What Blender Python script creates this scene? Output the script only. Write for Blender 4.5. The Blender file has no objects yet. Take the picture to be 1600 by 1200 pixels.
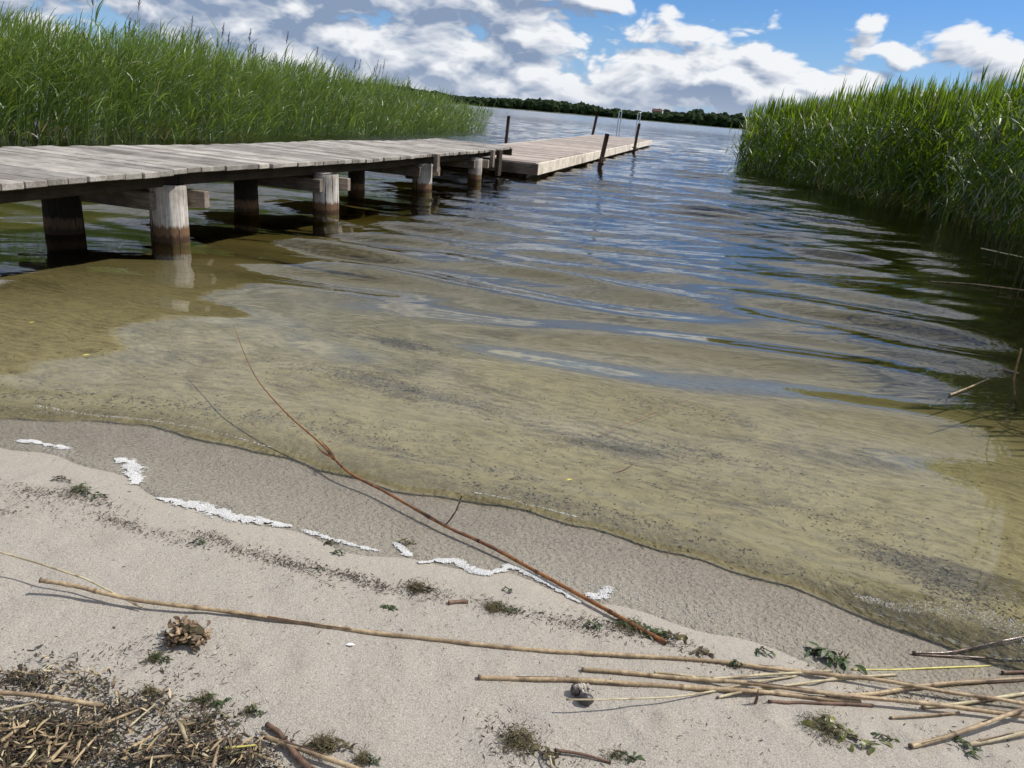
import bpy, math, random
import numpy as np
from math import radians as rad, pi
random.seed(7); rng = np.random.default_rng(11)
S = bpy.context.scene; COL = S.collection

# ============================================================ camera
F = 1202.0; ROLL = rad(5.0); H = 1.05                      # focal length in px of a 1600 px frame, camera height above the water
PITCH = math.atan((600-169.1)*math.cos(ROLL)/F)
FW = np.array([0, math.cos(PITCH), -math.sin(PITCH)]); _r = np.array([1., 0, 0]); _u = np.cross(_r, FW)
CR = math.cos(ROLL)*_r+math.sin(ROLL)*_u; CU = -math.sin(ROLL)*_r+math.cos(ROLL)*_u
CP = np.array([0, 0, H])
from mathutils import Matrix, Vector
cd = bpy.data.cameras.new('camera'); cam = bpy.data.objects.new('camera', cd); COL.objects.link(cam)
cd.sensor_width = 36; cd.lens = 36*F/1600; cd.clip_start = .02; cd.clip_end = 9000
M = Matrix(((CR[0], CU[0], -FW[0], 0), (CR[1], CU[1], -FW[1], 0), (CR[2], CU[2], -FW[2], H), (0, 0, 0, 1)))
cam.matrix_world = M; S.camera = cam

# ============================================================ light
SUN_AZ = rad(12)       # from +x towards +y
SUN_EL = rad(50)
sd = Vector((math.cos(SUN_EL)*math.cos(SUN_AZ), math.cos(SUN_EL)*math.sin(SUN_AZ), math.sin(SUN_EL)))
sl = bpy.data.lights.new('sun', 'SUN'); sl.energy = 4.4; sl.angle = rad(.5); sl.color = (1, .955, .88)
so = bpy.data.objects.new('sun', sl); COL.objects.link(so); so.rotation_euler = sd.to_track_quat('Z', 'Y').to_euler()
S.view_settings.view_transform = 'Standard'; S.view_settings.look = 'None'; S.view_settings.exposure = 0; S.view_settings.gamma = 1
S.render.engine = 'CYCLES'
cy = S.cycles; cy.max_bounces = 10; cy.transparent_max_bounces = 24; cy.diffuse_bounces = 4; cy.glossy_bounces = 4; cy.transmission_bounces = 6
cy.volume_bounces = 0; cy.use_denoising = True; cy.sample_clamp_indirect = 6; cy.caustics_reflective = False; cy.caustics_refractive = False

# ============================================================ node helpers
class NT:
    def __init__(s, nt): s.t = nt; s.n = nt.nodes; s.l = nt.links
    def new(s, typ, **kw):
        n = s.n.new(typ)
        for k, v in kw.items(): setattr(n, k, v)
        return n
    def put(s, inp, v):
        if v is None: return
        if isinstance(v, bpy.types.NodeSocket): s.l.new(v, inp)
        else:
            try: inp.default_value = v
            except Exception: inp.default_value = (*v, 1)
    def math(s, op, a, b=None, c=None, clamp=False):
        n = s.new('ShaderNodeMath', operation=op, use_clamp=clamp)
        s.put(n.inputs[0], a); s.put(n.inputs[1], b); s.put(n.inputs[2], c); return n.outputs[0]
    def vmath(s, op, a, b=None, sc=None):
        n = s.new('ShaderNodeVectorMath', operation=op); s.put(n.inputs[0], a); s.put(n.inputs[1], b)
        if sc is not None: s.put(n.inputs['Scale'], sc)
        return n.outputs['Value'] if op in ('DOT_PRODUCT', 'LENGTH') else n.outputs[0]
    def mix(s, f, a, b, blend='MIX'):
        n = s.new('ShaderNodeMix', data_type='RGBA', blend_type=blend); s.put(n.inputs[0], f)
        s.put(n.inputs[6], (*a, 1) if isinstance(a, tuple) and len(a) == 3 else a)
        s.put(n.inputs[7], (*b, 1) if isinstance(b, tuple) and len(b) == 3 else b); return n.outputs[2]
    def fmix(s, f, a, b):
        n = s.new('ShaderNodeMix', data_type='FLOAT'); s.put(n.inputs[0], f); s.put(n.inputs[2], a); s.put(n.inputs[3], b); return n.outputs[0]
    def ss(s, v, a, b, lo=0., hi=1.):
        n = s.new('ShaderNodeMapRange', interpolation_type='SMOOTHSTEP'); s.put(n.inputs[0], v)
        for i, q in enumerate((a, b, lo, hi)): s.put(n.inputs[i+1], q)
        return n.outputs[0]
    def noise(s, vec, scale, detail=3, rough=.5, dist=0, out=0, dim='3D', w=None):
        n = s.new('ShaderNodeTexNoise', noise_dimensions=dim); s.put(n.inputs['Vector'], vec); s.put(n.inputs['Scale'], scale)
        s.put(n.inputs['Detail'], detail); s.put(n.inputs['Roughness'], rough); s.put(n.inputs['Distortion'], dist)
        return n.outputs[out]
    def mapping(s, vec, scale=(1, 1, 1), rot=(0, 0, 0), loc=(0, 0, 0)):
        n = s.new('ShaderNodeMapping'); s.put(n.inputs[0], vec); n.inputs[1].default_value = loc; n.inputs[2].default_value = rot; n.inputs[3].default_value = scale
        return n.outputs[0]
    def sep(s, v): n = s.new('ShaderNodeSeparateXYZ'); s.put(n.inputs[0], v); return n.outputs
    def comb(s, x, y, z): n = s.new('ShaderNodeCombineXYZ'); s.put(n.inputs[0], x); s.put(n.inputs[1], y); s.put(n.inputs[2], z); return n.outputs[0]
    def attr(s, name): return s.new('ShaderNodeAttribute', attribute_name=name).outputs['Fac']
    def bump(s, h, dist, strength=1., normal=None):
        n = s.new('ShaderNodeBump'); s.put(n.inputs['Strength'], strength); s.put(n.inputs['Distance'], dist); s.put(n.inputs['Height'], h)
        if normal is not None: s.put(n.inputs['Normal'], normal)
        return n.outputs[0]
    def pos(s): return s.new('ShaderNodeNewGeometry').outputs['Position']
def material(name):
    m = bpy.data.materials.new(name); m.use_nodes = True; m.node_tree.nodes.clear(); t = NT(m.node_tree)
    return m, t, t.new('ShaderNodeOutputMaterial')
def principled(t, out, color, rough=.8, normal=None, spec=.3, **kw):
    b = t.new('ShaderNodeBsdfPrincipled'); t.put(b.inputs['Base Color'], (*color, 1) if isinstance(color, tuple) else color)
    t.put(b.inputs['Roughness'], rough); t.put(b.inputs['Specular IOR Level'], spec)
    if normal is not None: t.put(b.inputs['Normal'], normal)
    for k, v in kw.items(): t.put(b.inputs[k.replace('_', ' ')], v)
    t.l.new(b.outputs[0], out.inputs[0]); return b

# ============================================================ sky (world)
W = bpy.data.worlds.new('World'); S.world = W; W.use_nodes = True; W.node_tree.nodes.clear(); t = NT(W.node_tree)
# a group giving the cloud thickness for a direction
g = bpy.data.node_groups.new('cloud_field', 'ShaderNodeTree')
g.interface.new_socket('Dir', in_out='INPUT', socket_type='NodeSocketVector'); g.interface.new_socket('D', in_out='OUTPUT', socket_type='NodeSocketFloat')
q = NT(g); gi = q.new('NodeGroupInput'); go = q.new('NodeGroupOutput')
D = gi.outputs[0]; x, y, z = q.sep(D)
az = q.math('ARCTAN2', x, y); el = q.math('ARCSINE', z)
Q = q.comb(az, q.math('MULTIPLY', el, 2.), 0.)
wrp = q.vmath('ADD', Q, q.vmath('SCALE', q.vmath('SUBTRACT', q.noise(Q, 9., 2, .5, out=1, dim='2D'), (.5, .5, .5)), None, .055))
n1 = q.noise(q.vmath('MULTIPLY', wrp, (1, 1.7, 1)), 4.6, 2, .5, dim='2D')
n2 = q.noise(wrp, 17., 5, .55, dim='2D')
def billow(sc):
    v = q.new('ShaderNodeTexVoronoi', feature='F1', voronoi_dimensions='2D'); q.put(v.inputs['Vector'], wrp); q.put(v.inputs['Scale'], sc)
    return q.math('SUBTRACT', 1., v.outputs['Distance'])
bl1 = billow(15.); bl2 = billow(37.); bl3 = billow(90.)
nn = q.math('ADD', q.math('ADD', q.math('MULTIPLY', n1, .46), q.math('MULTIPLY', n2, .26)), q.math('ADD', q.math('ADD', q.math('MULTIPLY', bl1, .12), q.math('MULTIPLY', bl2, .075)), q.math('MULTIPLY', bl3, .035)))
def blob(a, e, wa, we, amp):                                # az, el, widths in degrees
    da = q.math('DIVIDE', q.math('SUBTRACT', az, rad(a)), rad(wa)); de = q.math('DIVIDE', q.math('SUBTRACT', el, rad(e)), rad(we))
    r2 = q.math('ADD', q.math('MULTIPLY', da, da), q.math('MULTIPLY', de, de))
    return q.math('MULTIPLY', q.math('EXPONENT', q.math('MULTIPLY', r2, -1.)), amp)
# the long bank: solid to the left and along the horizon, its right edge sinking from 9 deg at az 0 to the horizon at az 24
edge = q.math('SUBTRACT', q.math('ADD', q.math('MULTIPLY', az, -math.degrees(1)*.28), 9.6), q.math('MULTIPLY', el, math.degrees(1)))
bank = q.ss(edge, -1.6, 1.6, -.135, .15)
hi = q.ss(el, rad(11.5), rad(17), 0, 1)                       # above the frame: broken cloud, seen only in the water
cov = q.fmix(hi, bank, q.ss(el, rad(25), rad(36), .19, .05))
def pe(px_, py_): d_ = FW*F+CR*(px_-800)-CU*(py_-600); d_ = d_/np.linalg.norm(d_); return math.degrees(math.atan2(d_[0], d_[1])), math.degrees(math.asin(d_[2]))
for px_, py_, wa, we, am in [(1358, 42, 1.3, 1.0, .20), (1330, 90, 1.3, .8, .19), (1402, 97, 1.3, 1.0, .21), (1355, 125, 1.2, .5, .19), (1530, 62, 3.0, 1.7, .18), (1590, 105, 3., 1.3, .15), (1300, 138, 1.6, .9, .15), (1200, 95, 2.5, .7, .07), (1210, 28, .8, .8, .16), (1045, 12, .8, .6, .14), (950, 2, 1.4, .5, .22), (1270, 160, 6., .7, .12), (1500, 145, 2., .6, .12)]:
    bl = (*pe(px_, py_), wa, we, am)
    cov = q.math('ADD', cov, blob(*bl))
q.l.new(q.math('ADD', nn, cov), go.inputs[0])
def field(d): n = t.new('ShaderNodeGroup'); n.node_tree = g; t.put(n.inputs[0], d); return n.outputs[0]
tc = t.new('ShaderNodeTexCoord').outputs['Generated']
Dn = t.vmath('NORMALIZE', tc)
d0 = field(Dn); d1 = field(t.vmath('NORMALIZE', t.vmath('ADD', Dn, (.008, .0, .016)))); 
alpha = t.ss(d0, .515, .590)
thick = t.ss(d0, .56, .74)
g1 = t.math('SUBTRACT', d0, d1)
lit = t.math('MULTIPLY', g1, 6.5)
ax_, ay_, az_z = t.sep(Dn); azd = t.math('ARCTAN2', ax_, ay_)
sky_hi = t.ss(az_z, .18, .36, 0, .30); gloom = t.math('MULTIPLY', t.math('MULTIPLY', t.ss(azd, rad(6), rad(-10)), t.ss(az_z, .045, .10)), t.ss(az_z, .5, .25, 0, .34))
shade = t.math('SUBTRACT', t.math('ADD', t.math('SUBTRACT', .68, t.math('MULTIPLY', thick, .42)), lit), t.math('SUBTRACT', gloom, sky_hi), clamp=True)
zz = t.sep(Dn)[2]
shade = t.fmix(t.ss(zz, .0, .05), t.math('ADD', t.math('MULTIPLY', shade, .6), .2), shade)
cc = t.mix(shade, (.25, .33, .48), (.90, .92, .95))
sk = t.new('ShaderNodeTexSky', sky_type='NISHITA'); sk.sun_disc = False; sk.sun_elevation = SUN_EL; sk.sun_rotation = rad(90)-SUN_AZ; sk.air_density = 1.; sk.dust_density = .4; sk.ozone_density = 2.2
skc = t.vmath('MULTIPLY', sk.outputs[0], (.046, .074, .115))
skc = t.mix(t.ss(zz, .0, .14, .55, 0.), skc, (.42, .60, .90))
skc = t.mix(t.math('MULTIPLY', t.ss(zz, .15, .36, 0, .72), t.ss(zz, .62, .42)), skc, (.52, .63, .80))
fin = t.mix(alpha, skc, cc)
bg = t.new('ShaderNodeBackground'); t.put(bg.inputs[0], fin); bg.inputs[1].default_value = 1.0
wo = t.new('ShaderNodeOutputWorld'); t.l.new(bg.outputs[0], wo.inputs[0])

# ============================================================ pixel -> world helpers, ground form
def ray(px, py): return FW*F+CR*(px-800)-CU*(py-600)
def at(px, py, z=0.):
    d = ray(px, py); return CP+d*((z-H)/d[2])
SHX = np.array([-60, -20, -6, -3, -2.2, -1.59, -1.16, -.86, -.55, -.25, .03, .28, .53, .74, .94, 1.12, 1.6, 2.6, 6, 20, 60.])
SHY = np.array([-6., .8, 2.0, 2.2, 2.25, 2.23, 2.27, 2.18, 2.06, 1.98, 1.92, 1.85, 1.75, 1.64, 1.52, 1.44, 1.25, .9, -.1, -3, -10])
FOX = np.array([-60, -20, -6, -3, -2.2, -1.49, -1.03, -.70, -.27, .04, .27, .6, .91, 1.2, 1.6, 2.6, 6, 20, 60.])
FOY = np.array([-6.4, .5, 1.7, 2.0, 2.08, 2.04, 1.87, 1.71, 1.61, 1.56, 1.50, 1.37, 1.28, 1.22, 1.08, .75, -.4, -3.5, -10.5])
def sm(x, a, b): u = np.clip((x-a)/(b-a), 0, 1); return u*u*(3-2*u)
_ph = rng.uniform(0, 2*pi, 64); _dr = rng.uniform(0, 2*pi, 64)
def vn(x, y, f, k=0, n=6):                                   # cheap smooth pseudo noise, about -1..1
    o = 0
    for i in range(n):
        j = (k*7+i) % 64; a = _dr[j]; ff = f*(.6+.25*i)
        o = o+np.sin(ff*(x*np.cos(a)+y*np.sin(a))+_ph[j]+1.3*np.sin(ff*.5*(x*np.sin(a)-y*np.cos(a))+_ph[j-3]))
    return o/n*1.4
def shore(x):
    return np.interp(x, SHX, SHY)+.012*np.sin(x*9+1)+.006*np.sin(x*27)
def foamy(x): return np.interp(x, FOX, FOY)+.014*np.sin(x*11+2)+.012*np.sin(x*23+.5)
DENTS = [(.50, 1.20, .035, .006), (.58, 1.17, .03, .005), (.47, 1.25, .022, .004), (-.1, 1.2, .04, .004), (.2, 1.32, .03, .003), (-.5, 1.42, .045, .004), (-.95, 1.55, .05, .004), (-.2, 1.42, .03, .003), (.05, 1.08, .05, .006), (.75, 1.15, .03, .005), (.3, 1.12, .026, .004), (-.75, 1.75, .04, .003), (-.38, 1.18, .035, .004), (.9, 1.1, .04, .005), (.66, 1.28, .02, .004), (-1.2, 1.8, .05, .003)]
def ground(x, y):
    x = np.asarray(x, float); y = np.asarray(y, float)
    s = (y-shore(x))*.95
    land = -.012+.052*np.minimum(-s, .4)+.062*np.maximum(-s-.4, 0)
    land = np.where(-s > 6, -.012+.052*.4+.062*5.6+(-s-6)*.02, land)
    sea = -.012-.02*np.clip(s, 0, .3)-.042*np.clip(s-.3, 0, 5)-.045*np.clip(s-5.3, 0, 8)-.07*np.clip(s-13.3, 0, 30)-.02*np.clip(s-35, 0, 60)
    z = np.where(s < 0, land, sea)
    z = z+.006*vn(x, y, 5, 1)*sm(-s, .3, .8)+.0034*vn(x, y, 19, 2)*sm(-s, .35, .7)+.0016*vn(x, y, 47, 6)*sm(-s, .35, .7)
    for dx_, dy_, dr_, dd_ in DENTS: q_ = ((x-dx_)**2+(y-dy_)**2)/dr_**2; z = z-dd_*np.exp(-q_)+dd_*.45*np.exp(-(np.sqrt(q_)-1.5)**2*3)*(q_ < 16)
    z = z+.02*vn(x, y, 2.2, 3)*sm(s, .5, 2.5)
    r = np.hypot(x, y)
    far = sm(r, 860, 905)*sm(y, 0, 300)
    hill = 1.+sm(r, 900, 1350)*(8+4.5*vn(x, y, .006, 4)+3.*vn(x, y, .016, 5))+sm(r, 1350, 3000)*9
    return z*(1-far)+hill*far
def gz(p, dz=0.): return float(ground(p[0], p[1]))+dz
def on(px, py, dz=0.):                                      # point over the ground seen at a pixel, dz above the ground
    z = .03
    for _ in range(6): p = at(px, py, z); z = float(ground(p[0], p[1]))+dz
    return at(px, py, z)

# ============================================================ object helpers
def fast_mesh(name, V, Fq, mats, parent=None, attrs=None, smooth=True, mi=None):
    V = np.asarray(V, np.float32).reshape(-1, 3); Fq = np.asarray(Fq, np.int32); k = Fq.shape[1]
    me = bpy.data.meshes.new(name); me.vertices.add(len(V)); me.vertices.foreach_set('co', V.ravel())
    me.loops.add(Fq.size); me.loops.foreach_set('vertex_index', Fq.ravel())
    me.polygons.add(len(Fq)); me.polygons.foreach_set('loop_start', np.arange(0, Fq.size, k, dtype=np.int32))
    me.polygons.foreach_set('loop_total', np.full(len(Fq), k, np.int32))
    me.polygons.foreach_set('use_smooth', np.full(len(Fq), smooth, bool))
    for m in (mats if isinstance(mats, (list, tuple)) else [mats]): me.materials.append(m)
    if mi is not None: me.polygons.foreach_set('material_index', np.asarray(mi, np.int32))
    for an, av in (attrs or {}).items():
        a = me.attributes.new(an, 'FLOAT', 'POINT'); a.data.foreach_set('value', np.asarray(av, np.float32))
    me.update(calc_edges=True); me.validate()
    o = bpy.data.objects.new(name, me); COL.objects.link(o)
    if parent is not None: o.parent = parent
    return o
class MB:
    "collects pieces with a tone per piece; quads and triangles (triangles as degenerate-free separate list)"
    def __init__(s): s.v = []; s.f = []; s.t = []; s.n = 0; s.h = []
    def add(s, V, Fc, tone=.5, along=None):
        V = np.asarray(V, float); s.v.append(V); s.f += [tuple(int(i)+s.n for i in f) for f in Fc]; s.t.append(np.full(len(V), tone) if np.isscalar(tone) else np.asarray(tone))
        s.n += len(V)
    def box(s, c, sx, sy, sz, ax=(1, 0, 0), ay=(0, 1, 0), tone=.5, bev=0.):
        c = np.array(c, float); ax = np.array(ax, float); ay = np.array(ay, float); azv = np.cross(ax, ay)
        if bev <= 0:
            P = [c+ax*sx*i/2+ay*sy*j/2+azv*sz*k/2 for k in (-1, 1) for j in (-1, 1) for i in (-1, 1)]
            s.add(P, [(0, 2, 3, 1), (4, 5, 7, 6), (0, 1, 5, 4), (2, 6, 7, 3), (0, 4, 6, 2), (1, 3, 7, 5)], tone); return
        ring = lambda hx, hy, b: [(-hx+b, -hy), (hx-b, -hy), (hx, -hy+b), (hx, hy-b), (hx-b, hy), (-hx+b, hy), (-hx, hy-b), (-hx, -hy+b)]
        P = []
        for zz_, sh in ((-sz/2, bev), (-sz/2+bev, 0), (sz/2-bev, 0), (sz/2, bev)):
            for (a, b_) in ring(sx/2-sh, sy/2-sh, bev*.6): P.append(c+ax*a+ay*b_+azv*zz_)
        Fc = [tuple(range(7, -1, -1)), tuple(range(24, 32))]
        for l in range(3):
            for i in range(8): j = (i+1) % 8; Fc.append((l*8+i, l*8+j, l*8+8+j, l*8+8+i))
        s.add(P, Fc, tone)
    def tube(s, path, rad_, sides=8, tone=.5, caps=True, flat=1.):
        path = np.asarray(path, float); n = len(path); rr = np.broadcast_to(rad_, (n,)).astype(float)
        T = np.gradient(path, axis=0); T /= np.linalg.norm(T, axis=1)[:, None]+1e-12
        up = np.array([0, 0, 1.]) if abs(T[0][2]) < .9 else np.array([1., 0, 0])
        A = np.cross(T, up); A /= np.linalg.norm(A, axis=1)[:, None]; B = np.cross(A, T)
        th = np.linspace(0, 2*pi, sides, endpoint=False)
        V = path[:, None]+rr[:, None, None]*(np.cos(th)[None, :, None]*A[:, None]+flat*np.sin(th)[None, :, None]*B[:, None])
        V = V.reshape(-1, 3); Fc = []
        for i in range(n-1):
            for j in range(sides): k = (j+1) % sides; Fc.append((i*sides+j, i*sides+k, i*sides+sides+k, i*sides+sides+j))
        if caps: Fc += [tuple(range(sides)), tuple(range(n*sides-1, (n-1)*sides-1, -1))]
        tt = tone if np.isscalar(tone) else np.repeat(np.asarray(tone), sides)
        s.add(V, Fc, tt)
    def ribbon(s, path, w, side, tone=.5):
        path = np.asarray(path, float); n = len(path); w = np.broadcast_to(w, (n,)); side = np.broadcast_to(side, (n, 3))
        V = np.empty((n*2, 3)); V[0::2] = path-side*w[:, None]/2; V[1::2] = path+side*w[:, None]/2
        s.add(V, [(2*i, 2*i+1, 2*i+3, 2*i+2) for i in range(n-1)], tone)
    def build(s, name, mat, parent=None, smooth=True):
        me = bpy.data.meshes.new(name); me.from_pydata(np.concatenate(s.v).tolist(), [], s.f)
        a = me.attributes.new('tone', 'FLOAT', 'POINT'); a.data.foreach_set('value', np.concatenate(s.t).astype(np.float32))
        me.materials.append(mat)
        if smooth:
            me.polygons.foreach_set('use_smooth', np.ones(len(me.polygons), bool))
        me.update(); o = bpy.data.objects.new(name, me); COL.objects.link(o)
        if parent is not None: o.parent = parent
        return o
def tag(o, label=None, cat=None, group=None, kind=None):
    if label: o['label'] = label
    if cat: o['category'] = cat
    if group: o['group'] = group
    if kind: o['kind'] = kind
    return o
def empty(name, loc, rz=0.):
    o = bpy.data.objects.new(name, None); COL.objects.link(o); o.location = Vector([float(v) for v in loc]); o.rotation_euler = (0, 0, rz); o.empty_display_size = .05; return o
def shift(mb, o):                                           # move collected world-space vertices into the frame of an Empty at o
    L = np.array(o); mb.v = [v-L for v in mb.v]; return mb
def spline(pts, n):
    pts = np.asarray(pts, float); m = len(pts)
    if m == 2: return pts[0]+(pts[1]-pts[0])*np.linspace(0, 1, n)[:, None]
    P = np.vstack([2*pts[0]-pts[1], pts, 2*pts[-1]-pts[-2]]); u = np.linspace(0, m-1-1e-6, n); i = u.astype(int); f = (u-i)[:, None]
    a, b, c, d = P[i], P[i+1], P[i+2], P[i+3]
    return .5*(2*b+(c-a)*f+(2*a-5*b+4*c-d)*f**2+(3*b-a-3*c+d)*f**3)

# ============================================================ materials
def mat_ground():
    m, t, out = material('sand'); p = t.pos(); off = t.attr('off'); wet = t.attr('wet'); far = t.attr('far')
    big = t.noise(p, 2.2, 4, .55); mid = t.noise(p, 14, 4, .6); gr = t.noise(p, 330, 2, .7); gr2 = t.noise(p, 900, 1, .6); v = t.new('ShaderNodeTexVoronoi'); t.put(v.inputs['Vector'], p); v.inputs['Scale'].default_value = 260
    dry = t.mix(big, (.345, .320, .275), (.42, .392, .342))
    dry = t.mix(t.ss(mid, .35, .7), dry, (.385, .345, .29))
    dry = t.mix(t.ss(gr, .30, .72), t.mix(.5, dry, (.20, .16, .12)), t.mix(.22, dry, (.78, .72, .64)))
    dry = t.mix(t.math('MULTIPLY', t.ss(v.outputs['Color'], .83, .95), .55), dry, (.12, .09, .07))
    wetc = t.mix(t.ss(mid, .3, .7), (.325, .28, .22), (.385, .335, .265)); wetc = t.mix(t.ss(t.math('ADD', off, t.math('MULTIPLY', t.math('SUBTRACT', big, .5), .12)), -.12, -.34), wetc, (.40, .355, .285)); wetc = t.mix(t.math('MULTIPLY', t.ss(off, -.24, -.05), t.ss(t.noise(t.mapping(p, (1, 1.6, 1)), 120, 4, .8), .42, .6, 0., .75)), wetc, (.19, .155, .12)); wetc = t.mix(t.ss(t.noise(p, 190, 4, .85), .38, .64), t.mix(.30, wetc, (.09, .07, .055)), t.mix(.28, wetc, (.62, .55, .45)))
    # lake bed: pale olive sand with dark drifts lying in the ripple troughs, parallel to the shore
    pr = t.mapping(p, (1, 1, 1), (0, 0, rad(18)))
    warp = t.vmath('ADD', pr, t.vmath('SCALE', t.noise(pr, 2.3, 3, .5, out=1), None, .34))
    px_, py_, pz_ = t.sep(warp)
    rip = t.math('MULTIPLY_ADD', t.math('SINE', t.math('MULTIPLY', py_, 125.)), .5, .5)
    fine = t.noise(t.mapping(warp, (13, 27, 13)), 1., 9, .88)
    patch = t.noise(t.mapping(pr, (.9, 2.2, 1)), 1.25, 4, .6)
    speck = t.noise(t.mapping(pr, (1, 2.2, 1)), 62, 4, .85)
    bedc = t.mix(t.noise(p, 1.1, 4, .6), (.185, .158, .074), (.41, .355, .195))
    bedc = t.mix(t.math('MULTIPLY', t.ss(fine, .44, .60), .6), bedc, (.085, .07, .042))
    lumps = t.attr('drift')
    dd = t.math('MULTIPLY', t.ss(t.math('ADD', t.math('ADD', patch, lumps), t.math('ADD', t.math('MULTIPLY', rip, .09), t.math('MULTIPLY', fine, .32))), .66, .86), t.ss(speck, .30, .55))
    bedc = t.mix(t.math('MULTIPLY', dd, .78), bedc, (.055, .045, .03))
    bedc = t.mix(t.math('MULTIPLY', t.ss(t.math('ADD', speck, t.math('MULTIPLY', t.math('SUBTRACT', patch, .5), .35)), .56, .66), .8), bedc, (.07, .055, .035))
    edge = t.math('MULTIPLY', t.ss(off, -.005, .02), t.ss(off, .17, .05))
    bedc = t.mix(t.math('MULTIPLY', edge, t.ss(t.noise(t.mapping(p, (60, 14, 1)), 1., 3, .7), .35, .65, .15, .75)), bedc, (.13, .10, .035))  # streaked olive band: refraction in the wave lip, painted into the bed
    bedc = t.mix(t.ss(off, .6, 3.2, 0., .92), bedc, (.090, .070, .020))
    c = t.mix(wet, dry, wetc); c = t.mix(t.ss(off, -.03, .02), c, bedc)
    grass = t.mix(t.noise(p, .03, 4, .6), (.04, .07, .02), (.12, .125, .05))
    c = t.mix(far, c, grass)
    damp = t.ss(off, .0, -.02)
    rough = t.fmix(t.math('MULTIPLY', wet, damp), .95, .42)
    h = t.math('ADD', t.math('MULTIPLY', gr, .0022), t.math('ADD', t.math('MULTIPLY', mid, .012), t.math('MULTIPLY', gr2, .0007)))
    h = t.math('MULTIPLY', h, t.fmix(wet, 1., .35))
    h = t.math('ADD', h, t.math('MULTIPLY', t.math('MULTIPLY', rip, t.ss(off, .1, .6)), .0022))
    principled(t, out, c, rough, t.bump(h, 1.), spec=t.fmix(wet, .15, .5)); return m
def mat_water():
    m, t, out = material('lake_water'); p = t.pos(); off = t.attr('off'); r = t.vmath('LENGTH', p)
    pw = t.mapping(p, (1, 1, 1), (0, 0, rad(-14)))
    def rid(v, sc, d, ro=.5): return t.noise(v, sc, d, ro, .4)
    w1 = rid(t.mapping(pw, (.55, 1.5, 1)), 2.1, 3)             # ~0.4 m wavelets
    w2 = rid(t.mapping(pw, (.7, 1.5, 1)), 7.5, 2, .5)
    w3 = rid(t.mapping(pw, (.5, 1.1, 1)), .75, 3)             # 1.5 m chop, open lake
    w4 = rid(t.mapping(pw, (1, 1.3, 1)), 75, 3, .6)           # tiny film ripples by the shore
    a1 = t.math('MULTIPLY', t.ss(off, .6, 5.5, .08, 1.), t.ss(off, 8, 25, 1., 1.9))
    h = t.math('MULTIPLY', w1, t.math('MULTIPLY', a1, .022))
    h = t.math('ADD', h, t.math('MULTIPLY', w2, t.math('MULTIPLY', t.ss(off, .5, 8., .05, 1.), .0055)))
    h = t.math('ADD', h, t.math('MULTIPLY', w3, t.ss(off, 7, 30, .0, .15)))
    h = t.math('ADD', h, t.math('MULTIPLY', w4, t.ss(off, .30, -.02, .00004, .0042)))
    X_ = t.sep(p)[0]; gli = t.math('MULTIPLY', t.math('MULTIPLY', t.ss(X_, .70, 1.02), t.ss(off, -.02, .01)), t.ss(off, .20, .07))
    h = t.math('ADD', h, t.math('MULTIPLY', t.noise(p, 40, 4, .65, .5), t.math('MULTIPLY', gli, .034)))
    nb = t.bump(h, 1.)
    fr = t.new('ShaderNodeFresnel'); fr.inputs[0].default_value = 1.333; t.put(fr.inputs[1], nb)
    tr = t.new('ShaderNodeBsdfTransparent'); tr.inputs[0].default_value = (.985, .99, .98, 1)
    gl = t.new('ShaderNodeBsdfGlossy'); gl.inputs[0].default_value = (1, 1, 1, 1); t.put(gl.inputs['Roughness'], t.math('ADD', t.ss(r, 15, 200, .010, .16), t.math('MULTIPLY', gli, .075))); t.put(gl.inputs['Normal'], nb)
    mx = t.new('ShaderNodeMixShader'); t.put(mx.inputs[0], fr.outputs[0]); t.l.new(tr.outputs[0], mx.inputs[1]); t.l.new(gl.outputs[0], mx.inputs[2])
    va = t.new('ShaderNodeVolumeAbsorption'); va.inputs[0].default_value = (.62, .60, .20, 1); va.inputs[1].default_value = 1.15
    t.l.new(mx.outputs[0], out.inputs[0]); t.l.new(va.outputs[0], out.inputs[1]); return m
def mat_wood(name, c1, c2, c3, rot, grain=(3, 60, 60), rough=.85, stain=False, knots=True):
    m, t, out = material(name); p = t.pos(); tone = t.attr('tone')
    pr = t.mapping(p, (1, 1, 1), (0, 0, rot)); off = t.comb(t.math('MULTIPLY', tone, 37.), t.math('MULTIPLY', tone, 91.), 0.)
    v = t.vmath('MULTIPLY', t.vmath('ADD', pr, off), grain)
    gn = t.noise(v, 1., 5, .65, .6); big = t.noise(p, 3.5, 4, .65)
    c = t.mix(t.ss(gn, .3, .7), c1, c2); c = t.mix(t.ss(big, .42, .66, 0, .75), c, c3)
    c = t.mix(t.math('MULTIPLY', t.ss(gn, .62, .72), .6), c, tuple(q_*.35 for q_ in c1))
    c = t.mix(1., c, t.comb(*[t.math('MULTIPLY_ADD', tone, .6, .64)]*3), 'MULTIPLY')
    h = gn
    if stain:
        z_ = t.sep(p)[2]; jag = t.noise(t.mapping(p, (45, 45, 3)), 1., 3, .6)
        zj = t.math('ADD', z_, t.math('MULTIPLY_ADD', jag, .07, -.035))
        brown = t.mix(gn, (.11, .06, .032), (.25, .155, .09))
        c = t.mix(t.ss(zj, .125, .095), c, brown); c = t.mix(t.ss(zj, .06, .03, 0, .8), c, (.04, .024, .014)); c = t.mix(t.ss(z_, .002, -.010), c, (.105, .088, .030))
        c = t.mix(t.ss(t.noise(t.mapping(p, (26, 26, 1.2)), 1., 4, .55), .60, .64), c, (.035, .025, .02))
    principled(t, out, c, rough, t.bump(h, .004), spec=.2); return m
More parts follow.
